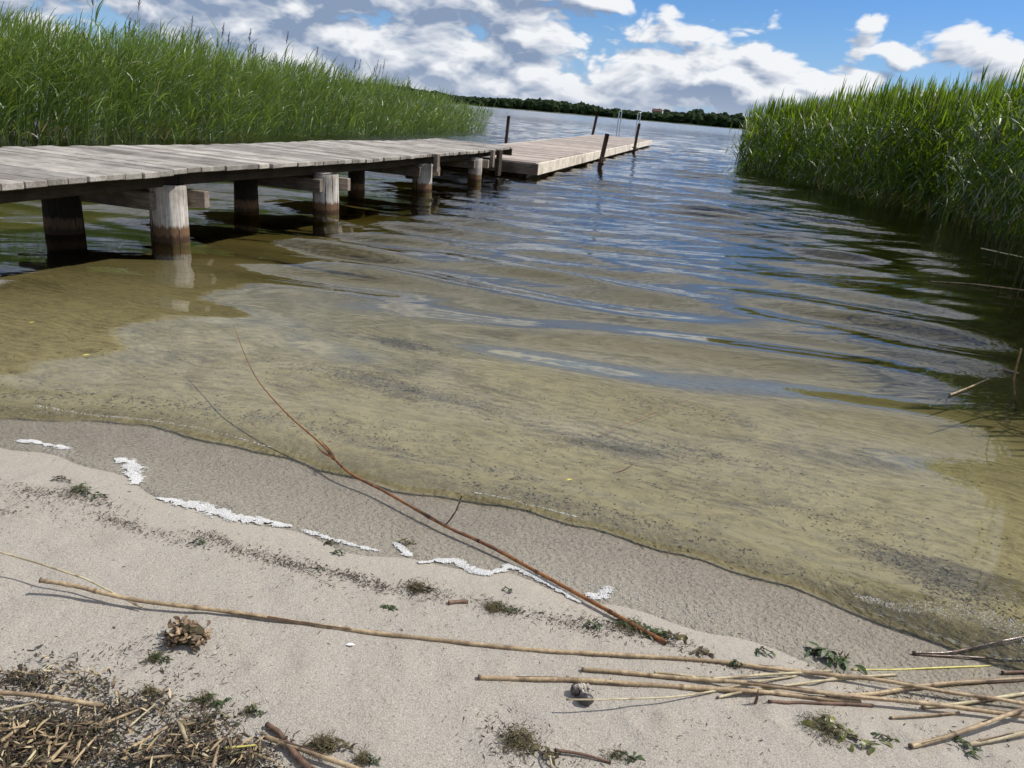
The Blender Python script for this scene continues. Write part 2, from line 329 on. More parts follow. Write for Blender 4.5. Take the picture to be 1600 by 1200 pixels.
def mat_plain(name, c1, c2, scale=60, rough=.7, bump=.0006, spec=.3, tonevar=.5, **kw):
    m, t, out = material(name); p = t.pos(); n = t.noise(p, scale, 4, .65); tone = t.attr('tone')
    c = t.mix(t.ss(n, .3, .7), c1, c2); c = t.mix(1., c, t.comb(*[t.math('MULTIPLY_ADD', tone, tonevar, 1-tonevar/2)]*3), 'MULTIPLY')
    principled(t, out, c, rough, t.bump(n, bump), spec=spec, **kw); return m
def mat_stalk(name, ca, cb, cdark, rough=.55):                # dead reed: streaks along, darker nodes through the tone attribute
    m, t, out = material(name); p = t.pos(); tone = t.attr('tone')
    n = t.noise(p, 90, 4, .7); n2 = t.noise(p, 16, 3, .6)
    c = t.mix(t.ss(n, .3, .7), ca, cb); c = t.mix(t.math('MULTIPLY', t.ss(n2, .48, .68), .65), c, cdark); c = t.mix(t.ss(t.noise(p, 240, 2, .6), .66, .74), c, cdark); c = t.mix(t.math('SUBTRACT', 1., tone, clamp=True), c, cdark)
    principled(t, out, c, rough, t.bump(n, .0008), spec=.35); return m
def mat_leaf(name, base, tip, trans, dead=(.30, .24, .12), tr=.45):
    m, t, out = material(name); tone = t.attr('tone'); hh = t.attr('hgt'); p = t.pos()
    c = t.mix(t.math('POWER', tone, 1.3), base, tip); c = t.mix(t.math('MULTIPLY', t.ss(t.noise(p, 1.1, 4, .65), .42, .62), .6), c, tuple(v*.6 for v in base))
    isd = t.ss(tone, .955, .965); low = t.math('MULTIPLY', t.ss(hh, .34, .0), .85)
    c = t.mix(t.math('MAXIMUM', isd, low), c, dead)
    d = t.new('ShaderNodeBsdfDiffuse'); t.put(d.inputs[0], c)
    tl = t.new('ShaderNodeBsdfTranslucent'); t.put(tl.inputs[0], t.mix(t.math('MAXIMUM', isd, low), t.mix(tone, tuple(v*.75 for v in trans), trans), dead))
    a = t.new('ShaderNodeMixShader'); a.inputs[0].default_value = tr; t.l.new(d.outputs[0], a.inputs[1]); t.l.new(tl.outputs[0], a.inputs[2])
    gl = t.new('ShaderNodeBsdfGlossy'); gl.inputs['Roughness'].default_value = .5; gl.inputs[0].default_value = (1, 1, 1, 1)
    lw = t.new('ShaderNodeLayerWeight'); lw.inputs[0].default_value = .35
    b = t.new('ShaderNodeMixShader'); t.put(b.inputs[0], t.math('MULTIPLY_ADD', lw.outputs['Fresnel'], .07, .015)); t.l.new(a.outputs[0], b.inputs[1]); t.l.new(gl.outputs[0], b.inputs[2])
    t.l.new(b.outputs[0], out.inputs[0]); return m
PA = -math.atan(.2428)                                       # turn that lays the pier's length on y
M_SAND = mat_ground(); M_WATER = mat_water()
M_DECK = mat_wood('weathered_plank', (.25, .225, .195), (.53, .49, .44), (.17, .15, .13), -PA, (9, 95, 95))
M_BEAM = mat_wood('shaded_old_timber', (.045, .033, .022), (.085, .065, .046), (.03, .022, .016), -PA, (60, 5, 60))  # near-black wood colour carries the shade under the deck
M_CROSS = mat_wood('crossbeam_timber', (.17, .135, .105), (.34, .29, .24), (.10, .08, .06), -PA, (6, 60, 60))
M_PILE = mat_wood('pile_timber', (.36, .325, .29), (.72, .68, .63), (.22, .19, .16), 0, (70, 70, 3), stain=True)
M_PILED = mat_wood('shaded_pile_timber', (.035, .027, .02), (.07, .055, .042), (.025, .02, .015), 0, (70, 70, 3), stain=True)  # darker copy of the pile wood, deck shade put into its colour
M_FLOAT = mat_wood('float_board', (.36, .30, .255), (.56, .485, .425), (.28, .23, .195), -PA, (5, 60, 60))
M_SIDE = mat_wood('float_side_board', (.58, .52, .43), (.78, .72, .62), (.42, .36, .29), -PA, (50, 6, 40))
M_RUST = mat_plain('rusty_steel', (.035, .022, .016), (.085, .05, .035), 70, .7, .001)
M_STEEL = mat_plain('galvanised_steel', (.42, .44, .46), (.55, .57, .58), 40, .3, .0002, .5, Metallic=.85)
M_DARK = mat_plain('float_drum', (.03, .03, .03), (.055, .05, .045), 20, .6)
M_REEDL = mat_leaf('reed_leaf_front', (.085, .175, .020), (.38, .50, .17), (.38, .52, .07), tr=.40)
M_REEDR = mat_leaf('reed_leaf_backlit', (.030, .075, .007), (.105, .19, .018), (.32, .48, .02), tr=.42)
M_PLUME = mat_plain('reed_plume', (.10, .07, .055), (.20, .15, .11), 60, .9)
M_STRAW = mat_stalk('dry_reed', (.29, .20, .11), (.52, .40, .24), (.10, .06, .035))
M_STRAWPALE = mat_stalk('pale_reed', (.40, .33, .19), (.58, .51, .33), (.18, .12, .07))
M_RUSSET = mat_stalk('russet_reed', (.17, .065, .022), (.34, .14, .04), (.05, .022, .012), .35)
M_WETREED = mat_stalk('wet_reed', (.14, .09, .06), (.24, .17, .12), (.06, .035, .025), .18)
M_YELLOW = mat_stalk('yellow_reed', (.58, .50, .10), (.66, .60, .18), (.35, .28, .08), .4)
M_BARK = mat_stalk('brown_twig', (.15, .085, .055), (.24, .15, .10), (.06, .035, .025), .7)
M_WEED = mat_plain('green_weed', (.02, .04, .012), (.06, .085, .02), 90, .5, .0004, .4, .9)
M_MOSS = mat_plain('brown_weed', (.06, .05, .025), (.12, .10, .05), 120, .8, .0004, .2, .9)
M_LEAFY = mat_plain('yellow_leaf', (.55, .50, .06), (.70, .64, .12), 90, .5)
M_SHELLD = mat_plain('dark_shell', (.014, .012, .012), (.07, .06, .055), 160, .45, .0004, .6)
M_BARN = mat_plain('barnacle_crust', (.32, .27, .22), (.55, .50, .43), 260, .85, .002)
M_WHITE = mat_plain('white_chip', (.75, .75, .73), (.85, .85, .84), 60, .6)

# ============================================================ ground sheet and water body (polar sheets round the beach)
def thetas():
    a = np.concatenate([np.arange(-180, -60, 4.), np.arange(-60, -42, 1.), np.arange(-42, 42, .20), np.arange(42, 60, 1.), np.arange(60, 180, 4.)]); return np.radians(a)
def radii(stops):
    out = [stops[0][0]]
    for r1, k in stops[1:]:
        while out[-1] < r1: out.append(out[-1]*(1+k))
    return np.array(out)
def sheet(rr, th, zf):
    R_, T_ = np.meshgrid(rr, th, indexing='ij'); X = R_*np.sin(T_); Y = R_*np.cos(T_); Z = zf(X, Y)
    n, m = R_.shape; V = np.stack([X, Y, Z], -1).reshape(-1, 3); V = np.vstack([V, [0, 0, float(zf(np.array(0.), np.array(0.)))]])
    i = np.arange(n-1)[:, None]*m; j = np.arange(m)[None]; j2 = (j+1) % m
    Fq = np.stack([i+j, i+j2, i+m+j2, i+m+j], -1).reshape(-1, 4)
    return V, Fq, n*m, m
rg = radii([(.004, 0), (.05, .6), (.9, .12), (3.2, .0036), (9, .007), (40, .02), (850, .06), (1400, .02), (4500, .1)])
V, Fq, ci, m_ = sheet(rg, thetas(), ground)
x, y = V[:, 0], V[:, 1]; off = (y-shore(x))*.95
wet = sm(y-foamy(x), -.13, .03)+.0; wet = np.clip(np.maximum(wet, .45*sm(y-foamy(x)+.05*vn(x, y, 9, 6), -.22, -.02)), 0, 1)
# dark drifts seen on the lake bed, at their places
drift = np.full(len(x), -.10)
for (px_, py_, wx, wy, am) in [(650, 615, .30, .10, .22), (560, 590, .22, .06, .14), (640, 540, .18, .10, .16), (1070, 640, .28, .10, .15), (830, 510, .35, .2, .14), (980, 700, .2, .06, .08), (1130, 715, .25, .05, .1), (1500, 900, .25, .07, .2), (1150, 790, .2, .05, .08), (1330, 720, .4, .15, .06), (800, 620, .5, .16, .08)]:
    c_ = on(px_, py_); a_ = rad(-16); dx = (x-c_[0])*math.cos(a_)+(y-c_[1])*math.sin(a_); dy = -(x-c_[0])*math.sin(a_)+(y-c_[1])*math.cos(a_)
    drift += 1.5*am*np.exp(-(dx/wx)**2-(dy/wy)**2)
fan = np.array([[ci, (j+1) % m_, j, j] for j in range(m_)])
farm = sm(np.hypot(x, y), 700, 840)*(y > 0)
tri0 = fan[:, :3]
gobj = fast_mesh('lake_bed_and_beach', V, Fq, M_SAND, attrs={'off': off, 'wet': wet, 'far': farm, 'drift': drift})
gobj.name = 'ground'; tag(gobj, 'pale sandy beach running down into the lake bed and up to the far shore', kind='structure')

# waves: many small wave trains running towards the beach
NW = 46
wl = np.concatenate([rng.uniform(.34, .75, 22), rng.uniform(.5, 1.1, 14), rng.uniform(1.2, 2.6, 10)])
wdir = np.concatenate([rng.normal(-104, 17, 22), rng.normal(-102, 14, 14), rng.normal(-110, 16, 10)])*pi/180
wph = rng.uniform(0, 2*pi, NW)
wslope = np.concatenate([np.full(22, .032), np.full(14, .035), np.full(10, .021)])
def waves(X, Y):
    r = np.hypot(X, Y); s = (Y-shore(X))*.95; Z = np.zeros_like(X)
    grp = .62+.42*vn(X, Y, .9, 7)                            # patches of calmer and livelier water
    lee = 1-.45*sm(X-.22*Y, 1.2, 3.4)*sm(22-Y, 0, 12)        # quieter beside the right-hand reeds
    for i in range(NW):
        k = 2*pi/wl[i]; a = wslope[i]/k
        if i < 22: A = sm(s, .7, 3.6)*grp*(1-sm(r, 9, 20))+.10*sm(s, .15, .8)*(1-sm(r, 9, 20))
        elif i < 36: A = (.32*sm(s, .15, .9)+.8*sm(s, .8, 3.5))*grp*(1-sm(r, 22, 50))
        else: A = sm(s, 4, 12)*(1-sm(r, 60, 120))
        Z += a*A*lee*np.sin(k*(X*np.cos(wdir[i])+Y*np.sin(wdir[i]))+wph[i]+.8*np.sin(.6*X+wph[i]))
    return Z
def water_z(X, Y):
    ys = shore(X)+.006*vn(X, Y*0, 18, 8)+.003*vn(X, Y*0, 75, 5); s = (Y-ys)*.95
    lip = (.0072+.003*vn(X, X*0, 3.1, 9)+.0022*vn(X, Y*0, 41, 4))*(1-.35*sm(X, .5, .9))*(.55+.45*np.clip(vn(X, X*0, 6.5, 3), -1, 1))*np.exp(-(np.maximum(s-.012, 0)/.055)**1.3)*sm(s, -.006, .012)
    lip = lip+.0025*np.exp(-((s-.16)/.035)**2)+.002*np.exp(-((s-.30)/.05)**2)*(.5+.5*vn(X, Y, 5, 2))
    body = lip+.002*sm(s, 0, .1)*0+waves(X, Y)
    fm = foamy(X); g_ = ground(X, Y)
    tong = sm(Y-fm, -.012, .03)                               # the thin swash film
    film = g_+.0024*tong-.004*(1-tong)*sm(fm-Y, 0, .05)-.0004
    edge = sm(s, -.010, .004)
    z = np.where(s > .004, np.maximum(body, g_+.002), film*(1-edge)+np.maximum(body, g_+.002)*edge)
    z = np.where(Y < fm-.06, np.minimum(g_-.05, -.03), z)
    return z
rw = radii([(1.15, 0), (3.0, .0030), (10, .0042), (30, .0058), (120, .02), (1200, .08)])
V, Fq, ci, m_ = sheet(rw, thetas(), water_z)
V = V[:-1]; n_ = len(V); x, y = V[:, 0], V[:, 1]; off = (y-shore(x))*.95
# close the body: skirt down to a deep floor so that it holds the absorbing water
low = V.copy()[-m_:]; low[:, 2] = -9; inn = V.copy()[:m_]; inn[:, 2] = -9
V2 = np.vstack([V, low, inn]); j = np.arange(m_); j2 = (j+1) % m_; o1 = n_-m_
skirt = np.stack([o1+j, n_+j, n_+j2, o1+j2], -1); base = np.stack([n_+j, n_+m_+j, n_+m_+j2, n_+j2], -1); inner = np.stack([n_+m_+j, j, j2, n_+m_+j2], -1)
Fw = np.vstack([Fq, skirt[:, ::-1], base[:, ::-1], inner[:, ::-1]])
wobj = fast_mesh('lake_water', V2, Fw, M_WATER, attrs={'off': np.concatenate([off, np.full(2*m_, 50.)])})
tag(wobj, 'clear shallow lake water with small waves reflecting the cloudy sky', kind='structure'); wobj.name = 'water'

# ============================================================ far wood on the other shore
def ico():
    ph = (1+5**.5)/2
    v = np.array([(-1, ph, 0), (1, ph, 0), (-1, -ph, 0), (1, -ph, 0), (0, -1, ph), (0, 1, ph), (0, -1, -ph), (0, 1, -ph), (ph, 0, -1), (ph, 0, 1), (-ph, 0, -1), (-ph, 0, 1)]); v = v/np.linalg.norm(v[0])
    f = [(0, 11, 5), (0, 5, 1), (0, 1, 7), (0, 7, 10), (0, 10, 11), (1, 5, 9), (5, 11, 4), (11, 10, 2), (10, 7, 6), (7, 1, 8), (3, 9, 4), (3, 4, 2), (3, 2, 6), (3, 6, 8), (3, 8, 9), (4, 9, 5), (2, 4, 11), (6, 2, 10), (8, 6, 7), (9, 8, 1)]
    return v, f
def subdiv(v, f):
    v = [tuple(p) for p in v]; c = {}; nf = []
    def mid(a, b):
        k = (min(a, b), max(a, b))
        if k not in c:
            m = (np.array(v[a])+np.array(v[b])); m /= np.linalg.norm(m); v.append(tuple(m)); c[k] = len(v)-1
        return c[k]
    for a, b, d in f:
        x_, y_, z_ = mid(a, b), mid(b, d), mid(d, a); nf += [(a, x_, z_), (b, y_, x_), (d, z_, y_), (x_, y_, z_)]
    return np.array(v), nf
IC0 = ico(); IC1 = subdiv(*IC0); IC2 = subdiv(*IC1)
def build_wood():
    vs, fs, tn = [], [], []; n = 0; bv, bf = IC1; bf = np.array(bf)
    def tree(az_, r_, h, w):
        nonlocal n
        cx, cy_ = r_*math.sin(az_), r_*math.cos(az_); z0 = float(ground(cx, cy_)); tt = random.random()
        for k in range(5):
            a = random.uniform(0, 2*pi); q_ = random.uniform(0, .45)*w; hh = h*random.uniform(.35, .8) if k else h*.62
            rr = w*random.uniform(.32, .6) if k else w*.55
            P = bv*(1+.22*rng.standard_normal((len(bv), 1)))*np.array([rr, rr, min(rr*1.1, h-hh+.5)])+np.array([cx+q_*math.cos(a), cy_+q_*math.sin(a), z0+hh])
            vs.append(P); fs.append(bf+n); tn.append(np.full(len(bv), tt)); n += len(bv)
    for i in range(1150):
        az_ = rad(random.uniform(-24, 34)); row = random.random()
        if row < .5: r_ = random.uniform(905, 930); h = random.uniform(6, 10)
        else:
            r_ = 930+random.uniform(0, 1)**1.2*430; h = random.uniform(6, 10)
            f_ = vn(np.array(r_*math.sin(az_)), np.array(r_*math.cos(az_)), .012, 3)
            if f_ < -.05: continue                               # open fields between the woods
        tree(az_, r_, h*(1+.25*math.sin(az_*31+1)), random.uniform(5.5, 10))
    m, t_, out = material('far_foliage'); p = t_.pos(); tone = t_.attr('tone')
    c = t_.mix(tone, (.018, .034, .014), (.05, .075, .024)); c = t_.mix(t_.noise(p, .5, 4, .7), tuple(v*.5 for v in (.02, .04, .016)), c)
    principled(t_, out, c, .9, spec=.1)
    o = fast_mesh('far_wood', np.concatenate(vs), np.concatenate(fs), m, attrs={'tone': np.concatenate(tn)}, smooth=False)
    tag(o, 'dark line of broadleaf wood along the far shore of the lake', 'wood', kind='stuff')
build_wood()
M_RENDER = mat_plain('house_wall', (.10, .075, .06), (.14, .11, .09), 1, .8); M_TILE = mat_plain('red_roof_tile', (.08, .042, .034), (.11, .06, .05), 2, .8); M_PANE = mat_plain('window_glass', (.03, .035, .04), (.05, .055, .06), 2, .15)
def house(px_, r_, w, d, h, label):
    d0_ = ray(px_, 180); az_ = math.atan2(d0_[0], d0_[1]); c = np.array([r_*math.sin(az_), r_*math.cos(az_)]); z0 = float(ground(*c))+.5
    e = empty('farmhouse', (c[0], c[1], z0), -az_+.2)
    b = MB(); b.box((0, 0, h/2), w, d, h); b.build('wall', M_RENDER, e, False)
    r = MB(); o_ = .5; r.add([(-w/2-o_, -d/2-o_, h+.02), (w/2+o_, -d/2-o_, h+.02), (w/2+o_, d/2+o_, h+.02), (-w/2-o_, d/2+o_, h+.02), (-w/2-o_, 0, h+d*.5), (w/2+o_, 0, h+d*.5)], [(0, 1, 5, 4), (2, 3, 4, 5), (0, 4, 3), (1, 2, 5), (0, 3, 2, 1)]); ro = r.build('roof', M_TILE, e, False)
    c2 = MB(); c2.box((w*.2, 0, h+d*.5+.3), .9, .9, 1.6); c2.build('chimney', M_TILE, ro, False)
    for k in range(4):
        q_ = MB(); q_.box((-w/2+w*(k+.5)/4, -d/2-.03, h*.5), 1.1, .1, 1.3); q_.build('window', M_PANE, e, False)
    tag(e, label, 'house')
house(1026, 1200, 13, 8, 4.0, 'long red roofed farmhouse on the ridge of the far shore')

# ============================================================ reeds
WIND_L = rad(8)
def leaf_arrays(base, azm, th0, th1, L, Wd, K=5, roll=0.):
    "ribbons: base (N,3), azimuth of travel, start and end angle from the vertical, length, width"
    N = len(base); tt = np.linspace(0, 1, K+1)
    th = th0[:, None]+(th1-th0)[:, None]*tt[None]**1.4
    dirv = np.stack([np.sin(th)*np.cos(azm)[:, None], np.sin(th)*np.sin(azm)[:, None], np.cos(th)], -1)
    step = dirv[:, :-1]*(L/K)[:, None, None]; pos = np.concatenate([np.zeros((N, 1, 3)), np.cumsum(step, 1)], 1)+base[:, None]
    side = np.stack([-np.sin(azm), np.cos(azm), np.zeros(N)], -1)
    nrm = np.cross(dirv, side[:, None]); ro = roll if not np.isscalar(roll) else np.full(N, roll)
    sv = side[:, None]*np.cos(ro)[:, None, None]+nrm*np.sin(ro)[:, None, None]
    prof = np.interp(tt, [0, .15, .4, .75, 1], [.45, .9, 1., .6, .03])
    w = Wd[:, None]*prof[None]
    V = np.stack([pos-sv*w[..., None]/2, pos+sv*w[..., None]/2], 2)      # N,K+1,2,3
    idx = np.arange(N)[:, None]*(2*(K+1))+np.arange(K)[None]*2
    Fq = np.stack([idx, idx+1, idx+3, idx+2], -1).reshape(-1, 4)
    return V.reshape(-1, 3), Fq
def reed_arrays(bx, by, bz, Hh, wind, lean, nl, K=5, segs=6, upright=.0, seed=0, wscale=1., hz=1.):
    r = np.random.default_rng(seed); N = len(bx)
    tt = np.linspace(0, 1, segs+1); la = wind+r.normal(0, .5, N); lm = lean*r.uniform(.3, 1.6, N)
    bend = Hh[:, None]*lm[:, None]*tt[None]**2.0
    sx = bx[:, None]+bend*np.cos(la)[:, None]; sy = by[:, None]+bend*np.sin(la)[:, None]; sz = bz[:, None]+(Hh[:, None])*tt[None]*(1-.25*lm[:, None]**2*tt[None])
    sp = np.stack([sx, sy, sz], -1); rad_s = .0042*wscale*(1-.7*tt)
    a3 = np.array([0, 2*pi/3, 4*pi/3]); ring = np.stack([np.cos(a3), np.sin(a3), 0*a3], -1)
    SV = sp[:, :, None]+ring[None, None]*rad_s[None, :, None, None]
    b = np.arange(N)[:, None, None]*((segs+1)*3)+np.arange(segs)[None, :, None]*3; j = np.arange(3); j2 = (j+1) % 3
    SF = np.stack([b+j, b+j2, b+3+j2, b+3+j], -1).reshape(-1, 4)
    SH = np.broadcast_to(tt[None, :, None], (N, segs+1, 3)).ravel(); ST = np.repeat(r.uniform(.1, .9, N), (segs+1)*3)
    # leaves
    M_ = N*nl; f = r.uniform(.14+.12*(N < 5), 1.0, (N, nl))**.8; fi = f*segs; i0 = np.minimum(fi.astype(int), segs-1); fr_ = (fi-i0)[..., None]
    ar = np.arange(N)[:, None]; bp = sp[ar, i0]*(1-fr_)+sp[ar, i0+1]*fr_
    f = f.ravel(); bp = bp.reshape(-1, 3)
    azm = np.where(r.random(M_) < (.85-.45*upright), wind+r.normal(0, .55, M_), r.uniform(0, 2*pi, M_))
    top = f > .9
    th0 = r.uniform(.15, .6, M_)*(1-.4*upright); th1 = th0+r.uniform(.6, 1.9, M_)*(1-.6*upright); th1 = np.where(top, th0+r.uniform(.1, .8, M_), th1); th0 = np.where(top, th0*.5, th0)
    if upright > .3:
        th0 = np.where(top, r.uniform(.02, .14, M_), r.uniform(.25, .85, M_)); th1 = np.where(top, th0+r.uniform(.05, .25, M_), th0+r.uniform(.1, 1.0, M_))
    else:
        th0 = np.where(top, r.uniform(.1, .5, M_), r.uniform(.3, .9, M_)); th1 = th0+r.uniform(.3, 1.3, M_)
    L = r.uniform(.20, .44, M_)*(1-.15*upright)*np.repeat(np.clip(Hh, .6, 2.)/1.8, nl)*(1-.25*(f < .35)); Wd = r.uniform(.008, .019, M_)*wscale*(1+.45*upright)
    LV, LF = leaf_arrays(bp, azm, th0, th1, L, Wd, K, r.normal(0, .5, M_))
    tn = np.clip(r.beta(2, 2.2, M_)*.93+.0, 0, .94); tn = np.where((r.random(M_) < .03+.25*(f < .33)), .98, tn)
    LT = np.repeat(tn, 2*(K+1)); LH = np.repeat(np.clip(f+.12, 0, 1), 2*(K+1))
    return (SV.reshape(-1, 3), SF, ST, SH), (LV, LF, LT, LH)
def bed_points(line, depth, dens, side, seed):
    "scatter over a strip that follows a polyline, going back from it"
    r = np.random.default_rng(seed); line = np.asarray(line, float); seg = np.diff(line, axis=0); ln = np.linalg.norm(seg, axis=1); out = []
    for p, s_, l_, k in zip(line[:-1], seg, ln, range(99)):
        dd = dens(p[1]); n = int(l_*depth*dd); u = r.random(n); q_ = r.random(n)**1.35*depth
        nr = np.array([-s_[1], s_[0]])/l_*side
        out.append(np.column_stack([p[0]+u*s_[0]+q_*nr[0], p[1]+u*s_[1]+q_*nr[1], q_]))
    return np.vstack(out)
LINE_L = [(-11, 5.2), (-9.0, 7.6), (-7.25, 10.3), (-6.25, 12.0), (-6.0, 14.2), (-5.65, 18.3), (-4.5, 23.3), (-3.4, 29.5), (-2.5, 34.5), (-2.0, 37.5)]
LINE_R = [(3.5, 2.2), (3.0, 3.3), (3.0, 4.1), (3.45, 5.2), (3.95, 6.3), (4.65, 7.7), (5.35, 9.4), (5.8, 10.8), (6.1, 12.2), (5.7, 13.6), (5.75, 17.1), (5.6, 22.0), (5.5, 23.2)]
def stuff_bed(name, pts, Hf, wind, lean, nl, mat, label, upright, seed, wsc=1.):
    N = len(pts); r = np.random.default_rng(seed); dist = np.hypot(pts[:, 0], pts[:, 1])
    allV, allF, allT, allH = [], [], [], []; n = 0
    for lo, hi_, K, nl_, sg, ws in ((0, 12, 5, nl, 6, 1.), (12, 20, 4, nl, 4, 1.15), (20, 99, 3, max(6, nl-5), 3, 1.5)):
        s_ = (dist >= lo) & (dist < hi_); P = pts[s_]
        if not len(P): continue
        Hh = Hf(P)*np.clip(r.normal(.96, .042, len(P)), .75, 1.08); bz = ground(P[:, 0], P[:, 1]); bz = np.maximum(bz, -.8)
        for (V_, F_, T_, H_) in reed_arrays(P[:, 0], P[:, 1], bz, Hh-bz, wind, lean, nl_, K, sg, upright, seed+lo, ws*wsc):
            allV.append(V_); allF.append(F_+n); allT.append(T_); allH.append(H_); n += len(V_)
    o = fast_mesh(name, np.concatenate(allV), np.concatenate(allF), mat, attrs={'tone': np.concatenate(allT), 'hgt': np.concatenate(allH)}, smooth=False)
    tag(o, label, 'reed bed', kind='stuff'); return o
def HL(P): return 1.58*np.interp(P[:, 1], [5, 12, 22, 28, 35], [1., 1.03, .98, .84, .55])*(1+.05*np.sin(P[:, 0]*1.7+P[:, 1]*.9))
def HR(P): return np.interp(P[:, 1], [2, 3.8, 5.5, 8, 12, 18, 22], [1.5, 1.7, 1.82, 1.88, 1.84, 1.70, 1.5])*(1+.06*np.sin(P[:, 0]*2.1+P[:, 1]*1.3))
pl = bed_points(LINE_L, 3.4, lambda y_: 66 if y_ < 14 else (58 if y_ < 22 else 40), 1, 21)
pr_ = bed_points(LINE_R, 3.0, lambda y_: 34 if y_ < 3.4 else (100 if y_ < 12 else 80), -1, 22)
pl = pl[pl[:, 2] > .25]; pr_ = pr_[pr_[:, 2] > .22]
stuff_bed('reed_bed', pl, HL, WIND_L, .26, 13, M_REEDL, 'tall green reed bed bending in the wind behind the wooden walkway', 0., 31)
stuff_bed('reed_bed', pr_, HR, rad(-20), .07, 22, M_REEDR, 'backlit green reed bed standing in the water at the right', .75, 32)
# single reeds along the water side of each bed
def reed_template(k, wind, lean, nl, mat, upright, plume):
    st, lf = reed_arrays(np.array([0.]), np.array([0.]), np.array([0.]), np.array([1.8]), wind, lean, nl, 6, 8, upright, 500+k)
    e = empty('reed', (0, 0, 0))
    fast_mesh('stem', st[0], st[1], mat, e, {'tone': st[2], 'hgt': st[3]})
    fast_mesh('foliage', lf[0], lf[1], mat, e, {'tone': lf[2], 'hgt': lf[3]}, smooth=False)
    if plume:
        r = np.random.default_rng(k); top = st[0][-3:].mean(0); b = MB()
        for i in range(46):
            u = r.random(); q_ = top+np.array([.05*u*math.cos(wind), 0, .22*u-.02]); a = wind+r.normal(0, 1.2); l_ = .07*(1-.5*u)
            b.ribbon([q_, q_+np.array([l_*.4*math.cos(a), l_*.4*math.sin(a), l_*.6]), q_+np.array([l_*.9*math.cos(a), l_*.9*math.sin(a), l_*.75])], [.004, .006, .001], (-math.sin(a), math.cos(a), 0), r.random())
        b.build('plume', M_PLUME, e, False)
    return e
def copy_tree(o):
    c = o.copy(); COL.objects.link(c)
    for ch in o.children: d = ch.copy(); COL.objects.link(d); d.parent = c
    return c
def place_reeds(pts, temps, Hf, label, cat, group, seed):
    r = np.random.default_rng(seed); used = set()
    for i, p in enumerate(pts):
        k = i % len(temps); o = temps[k] if k not in used else copy_tree(temps[k]); used.add(k)
        z0 = max(float(ground(p[0], p[1])), -.8); h = float(Hf(np.array([p]))[0])*r.uniform(.70, 1.0)-z0
        o.location = (p[0], p[1], z0); sc = h/1.8; o.scale = (.5+.5*sc, .5+.5*sc, sc); o.rotation_euler = (0, 0, r.normal(0, .35)); tag(o, label, cat, group)
def front(line, n, d0_, d1_, side, seed, y0=0, y1=99):
    pts = bed_points(line, 1.0, lambda y_: 60, side, seed); pts = pts[(pts[:, 1] > y0) & (pts[:, 1] < y1)]
    r = np.random.default_rng(seed); pts[:, 2] = r.random(len(pts)); pk = pts[r.choice(len(pts), n, replace=False)]
    return pk
def strip(line, n, lo, hi_, side, seed, y0, y1):
    pts = bed_points(line, 1.0, lambda y_: 400, side, seed); pts = pts[(pts[:, 1] > y0) & (pts[:, 1] < y1) & (pts[:, 2] < hi_+abs(lo))]
    r = np.random.default_rng(seed); pts = pts[r.choice(len(pts), min(n, len(pts)), replace=False)]
    return pts
tl = [reed_template(k, WIND_L, .24, 13, M_REEDL, 0., False) for k in range(6)]
place_reeds(strip(LINE_L, 112, 0, .3, 1, 41, 6, 36), tl, HL, 'green reed on the water side of the left reed bed', 'reed', 'single reeds edging the left bed', 51)
tp = [reed_template(20+k, WIND_L, .12, 9, M_REEDL, .2, True) for k in range(3)]
pp = strip(LINE_L, 44, .5, 1., 1, 43, 8, 27)
place_reeds(pp, tp, lambda P: HL(P)*1.22, 'old reed with a dark plume rising above the left reed bed', 'reed', 'plumed reeds in the left bed', 53)
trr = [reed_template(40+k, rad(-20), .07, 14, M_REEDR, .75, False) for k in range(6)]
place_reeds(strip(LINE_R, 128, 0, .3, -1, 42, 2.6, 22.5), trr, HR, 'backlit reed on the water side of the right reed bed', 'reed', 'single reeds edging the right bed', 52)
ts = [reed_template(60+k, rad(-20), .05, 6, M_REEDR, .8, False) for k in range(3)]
st_pts = np.array([[*at(px_, py_)[:2], 0] for px_, py_ in [(1127, 272), (1133, 268), (1139, 275), (1146, 276), (1152, 270), (1160, 279), (1168, 276)]])
place_reeds(st_pts, ts, lambda P: np.full(len(P), 1.25), 'thin straggling reed in open water at the lake end of the right bed', 'reed', 'stragglers off the right bed', 54)
tt_ = [reed_template(70+k, WIND_L, .2, 7, M_REEDL, 0., False) for k in range(3)]
st_pts = np.array([[*at(px_, py_)[:2], 0] for px_, py_ in [(752, 206), (759, 205), (764, 207), (771, 206), (778, 207), (745, 209), (756, 210)]])
place_reeds(st_pts, tt_, lambda P: np.full(len(P), 1.2), 'thin reed standing in open water at the lake end of the left bed', 'reed', 'stragglers off the left bed', 55)

# ============================================================ wooden walkway
pd = np.array([.2428, 1.])/math.hypot(.2428, 1); pn = np.array([pd[1], -pd[0]])       # along, and to the right
ROW0 = np.array([-3.6452+.0, 0.])
def rowpt(yv, off_=0.): return np.array([-3.6452+.2428*yv, yv])+pn*off_
ZT_Y = [2.4, 3.82, 4.39, 4.98, 5.25, 5.97, 6.93, 7.87, 9.48, 11.74, 13.23]; ZT = [.50, .495, .499, .497, .504, .492, .478, .462, .457, .442, .461]
ZF = [.50, .505, .508, .512, .512, .503, .492, .484, .492, .452, .470]
P3 = lambda v: np.array([pd[0]*v[0]+pn[0]*v[1], pd[1]*v[0]+pn[1]*v[1], v[2]])
walk = empty('walkway', (rowpt(5)[0]-.5, rowpt(5)[1], float(ground(-3.0, 5.)))); tag(walk, 'long weathered plank walkway on round timber piles over the shallows', 'walkway')
WL = np.array(walk.location)
ez = np.array([0, 0, 1.]); pd3 = np.array([*pd, 0.]); pn3 = np.array([*pn, 0.])
b = MB(); yv = 2.4; pw_ = .142
